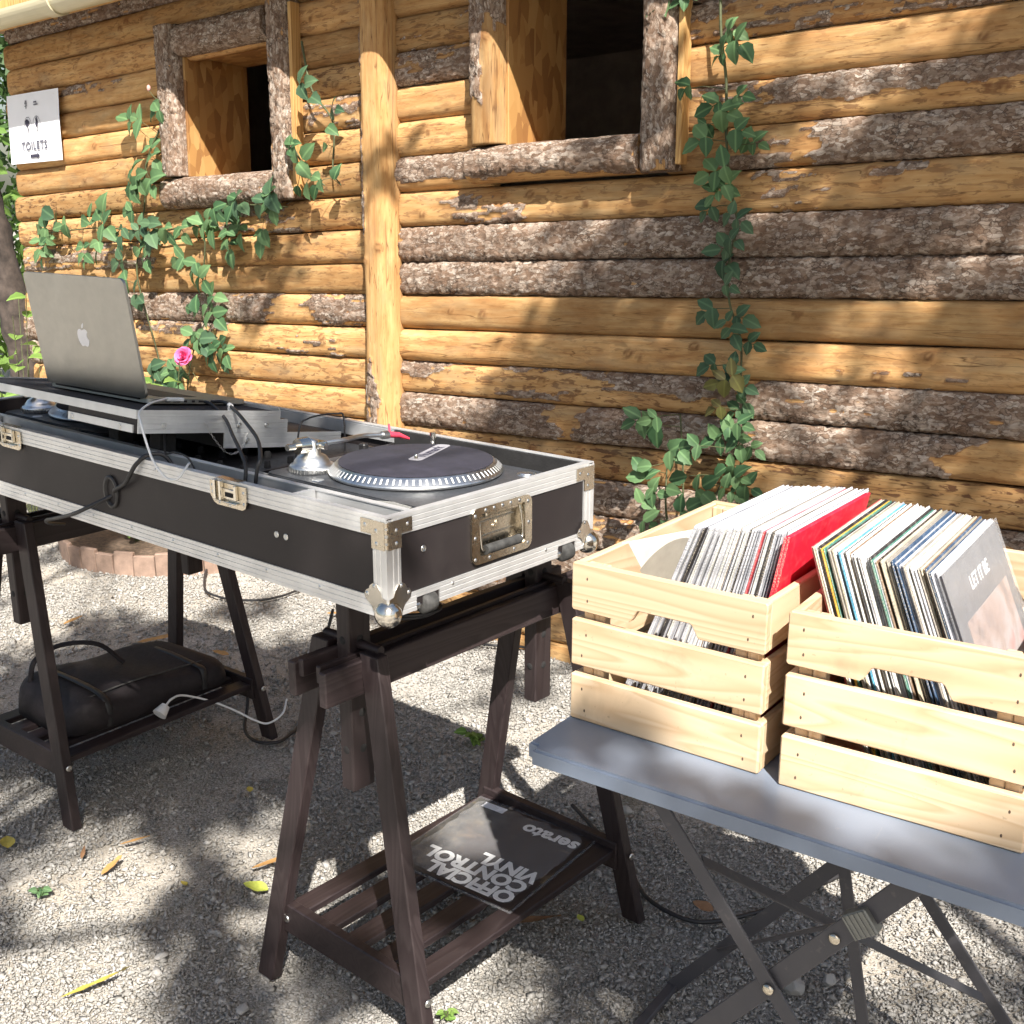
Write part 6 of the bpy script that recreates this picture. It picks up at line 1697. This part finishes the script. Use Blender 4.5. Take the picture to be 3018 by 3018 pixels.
# ------------------------------------------------------------------ fallen leaves, weeds, loose stones
def fallen(loc, L, W, col, rz, label, tilt=0):
    N = leaf_mesh(L, W, .35, -.12, 'fallen_leaf', .0, rnd.randint(0, 99))
    o = mesh_obj('fallen_leaf', N, col, None, loc=loc, rot=(R(tilt), R(rnd.uniform(-12, 12)), rz))
    tag(o, label, 'leaf', 'fallen leaves on the gravel')
yel = plain('yellow_leaf', (.45, .36, .07), .6, 0, .2, 80); ora = plain('orange_leaf', (.42, .23, .08), .6, 0, .2, 80); brn = plain('brown_leaf', (.26, .14, .07), .7, 0, .2, 80); grn = plain('yellow_green_leaf', (.42, .46, .08), .6, 0, .2, 80)
FLV = [((-1.204, 2.411, .012), .05, .035, yel, .5, 'bright yellow leaf near the left edge of the gravel'), ((-0.942, 2.428, .012), .07, .014, ora, -1.2, 'thin orange leaf lying beside the far trestle foot'), ((-1.012, 2.366, .012), .05, .010, brn, .2, 'tiny brown leaf on gravel left of the orange one'), ((-0.941, 2.30, .012), .075, .020, ora, -.35, 'narrow orange leaf on the sunlit gravel at left'), ((-0.60, 2.325, .014), .11, .018, ora, -1.1, 'long orange leaf beside the near trestle left leg'), ((-0.546, 2.241, .012), .06, .032, grn, 1.3, 'yellow green leaf touching the near trestle left leg'), ((-0.685, 2.684, .012), .026, .018, yel, .3, 'tiny yellow leaf in the shade between the trestles'), ((-0.872, 1.881, .012), .14, .016, yel, -1.0, 'long pale yellow blade on the sunlit gravel at lower left'), ((-0.733, 2.257, .012), .022, .014, yel, .9, 'tiny yellow leaf in the shaded gravel strip'), ((0.00, 2.122, .014), .11, .020, brn, -1.5, 'long brown leaf in the shade beside the near trestle'), ((0.157, 2.127, .012), .024, .016, grn, .4, 'tiny pale leaf under the near trestle right leg'), ((-1.65, 3.922, .012), .08, .024, ora, -.6, 'orange leaf behind the far trestle leg'), ((-1.32, 3.742, .012), .12, .028, ora, -1.2, 'orange leaf on gravel behind the far trestle shelf'), ((-0.97, 3.63, .012), .07, .024, ora, 1.2, 'small reddish leaf behind the far trestle'), ((-0.70, 4.05, .012), .09, .022, ora, -1.9, 'orange leaf behind the near trestle upright'), ((.445, 2.163, .014), .05, .03, brn, 1.0, 'beige dry leaf beside the black cable under the table')]
for a in FLV: fallen(*a)
low_plant('weed', 'small green weed sprout in front of the near trestle', (-0.121, 1.832, 0), 3, .025, 'leaf_bright', 31, .016, .8, 'small weeds in the gravel')
low_plant('weed', 'small green weed sprout in the gravel at lower left', (-1.054, 2.231, 0), 3, .03, 'leaf', 32, .02, .8, 'small weeds in the gravel')
low_plant('weed', 'small green weed behind the near trestle far leg', (-0.102, 2.979, 0), 4, .05, 'leaf_bright', 33, .03, .8, 'small weeds in the gravel')
low_plant('weed', 'small green weed under the folding table edge', (0.322, 2.687, 0), 5, .05, 'leaf_bright', 34, .03, .8, 'small weeds in the gravel')
def rock(loc, s, label, seed):
    bm = bmesh.new(); bmesh.ops.create_icosphere(bm, subdivisions=3, radius=1); q = random.Random(seed)
    k = [Vector((q.uniform(-1, 1), q.uniform(-1, 1), q.uniform(-1, 1))).normalized() for _ in range(9)]
    for v in bm.verts:
        for n_ in k:
            d = v.co.dot(n_)
            if d > .72: v.co -= n_ * (d - .72)
        v.co = Vector((v.co.x * s[0], v.co.y * s[1], v.co.z * s[2]))
    m_ = MB(); m_.bm(bm); me = m_.mesh()
    me.attributes.new('tone', 'FLOAT', 'POINT').data.foreach_set('value', [q.uniform(.35, .8)] * len(me.vertices))
    o = mesh_obj('stone', me, M['stone'], None, loc=loc, rot=(0, 0, q.uniform(0, 3))); tag(o, label, 'stone', 'larger stones on the gravel')
rock((.563, 1.926, .010), (.036, .024, .018), 'brownish angular stone under the crossing table legs', 1)
rock((.640, 1.945, .006), (.018, .014, .011), 'pale pebble right of the angular stone under the table', 2)
rock((.30, 2.60, .008), (.02, .015, .012), 'small pale pebble behind the table edge', 3)
rock((-.515, 1.86, .003), (.018, .013, .008), 'flat pale stone at the near trestle left foot', 4)
rock((-.72, 2.02, .003), (.015, .010, .007), 'pale pebble on the shaded gravel left of the near trestle', 5)
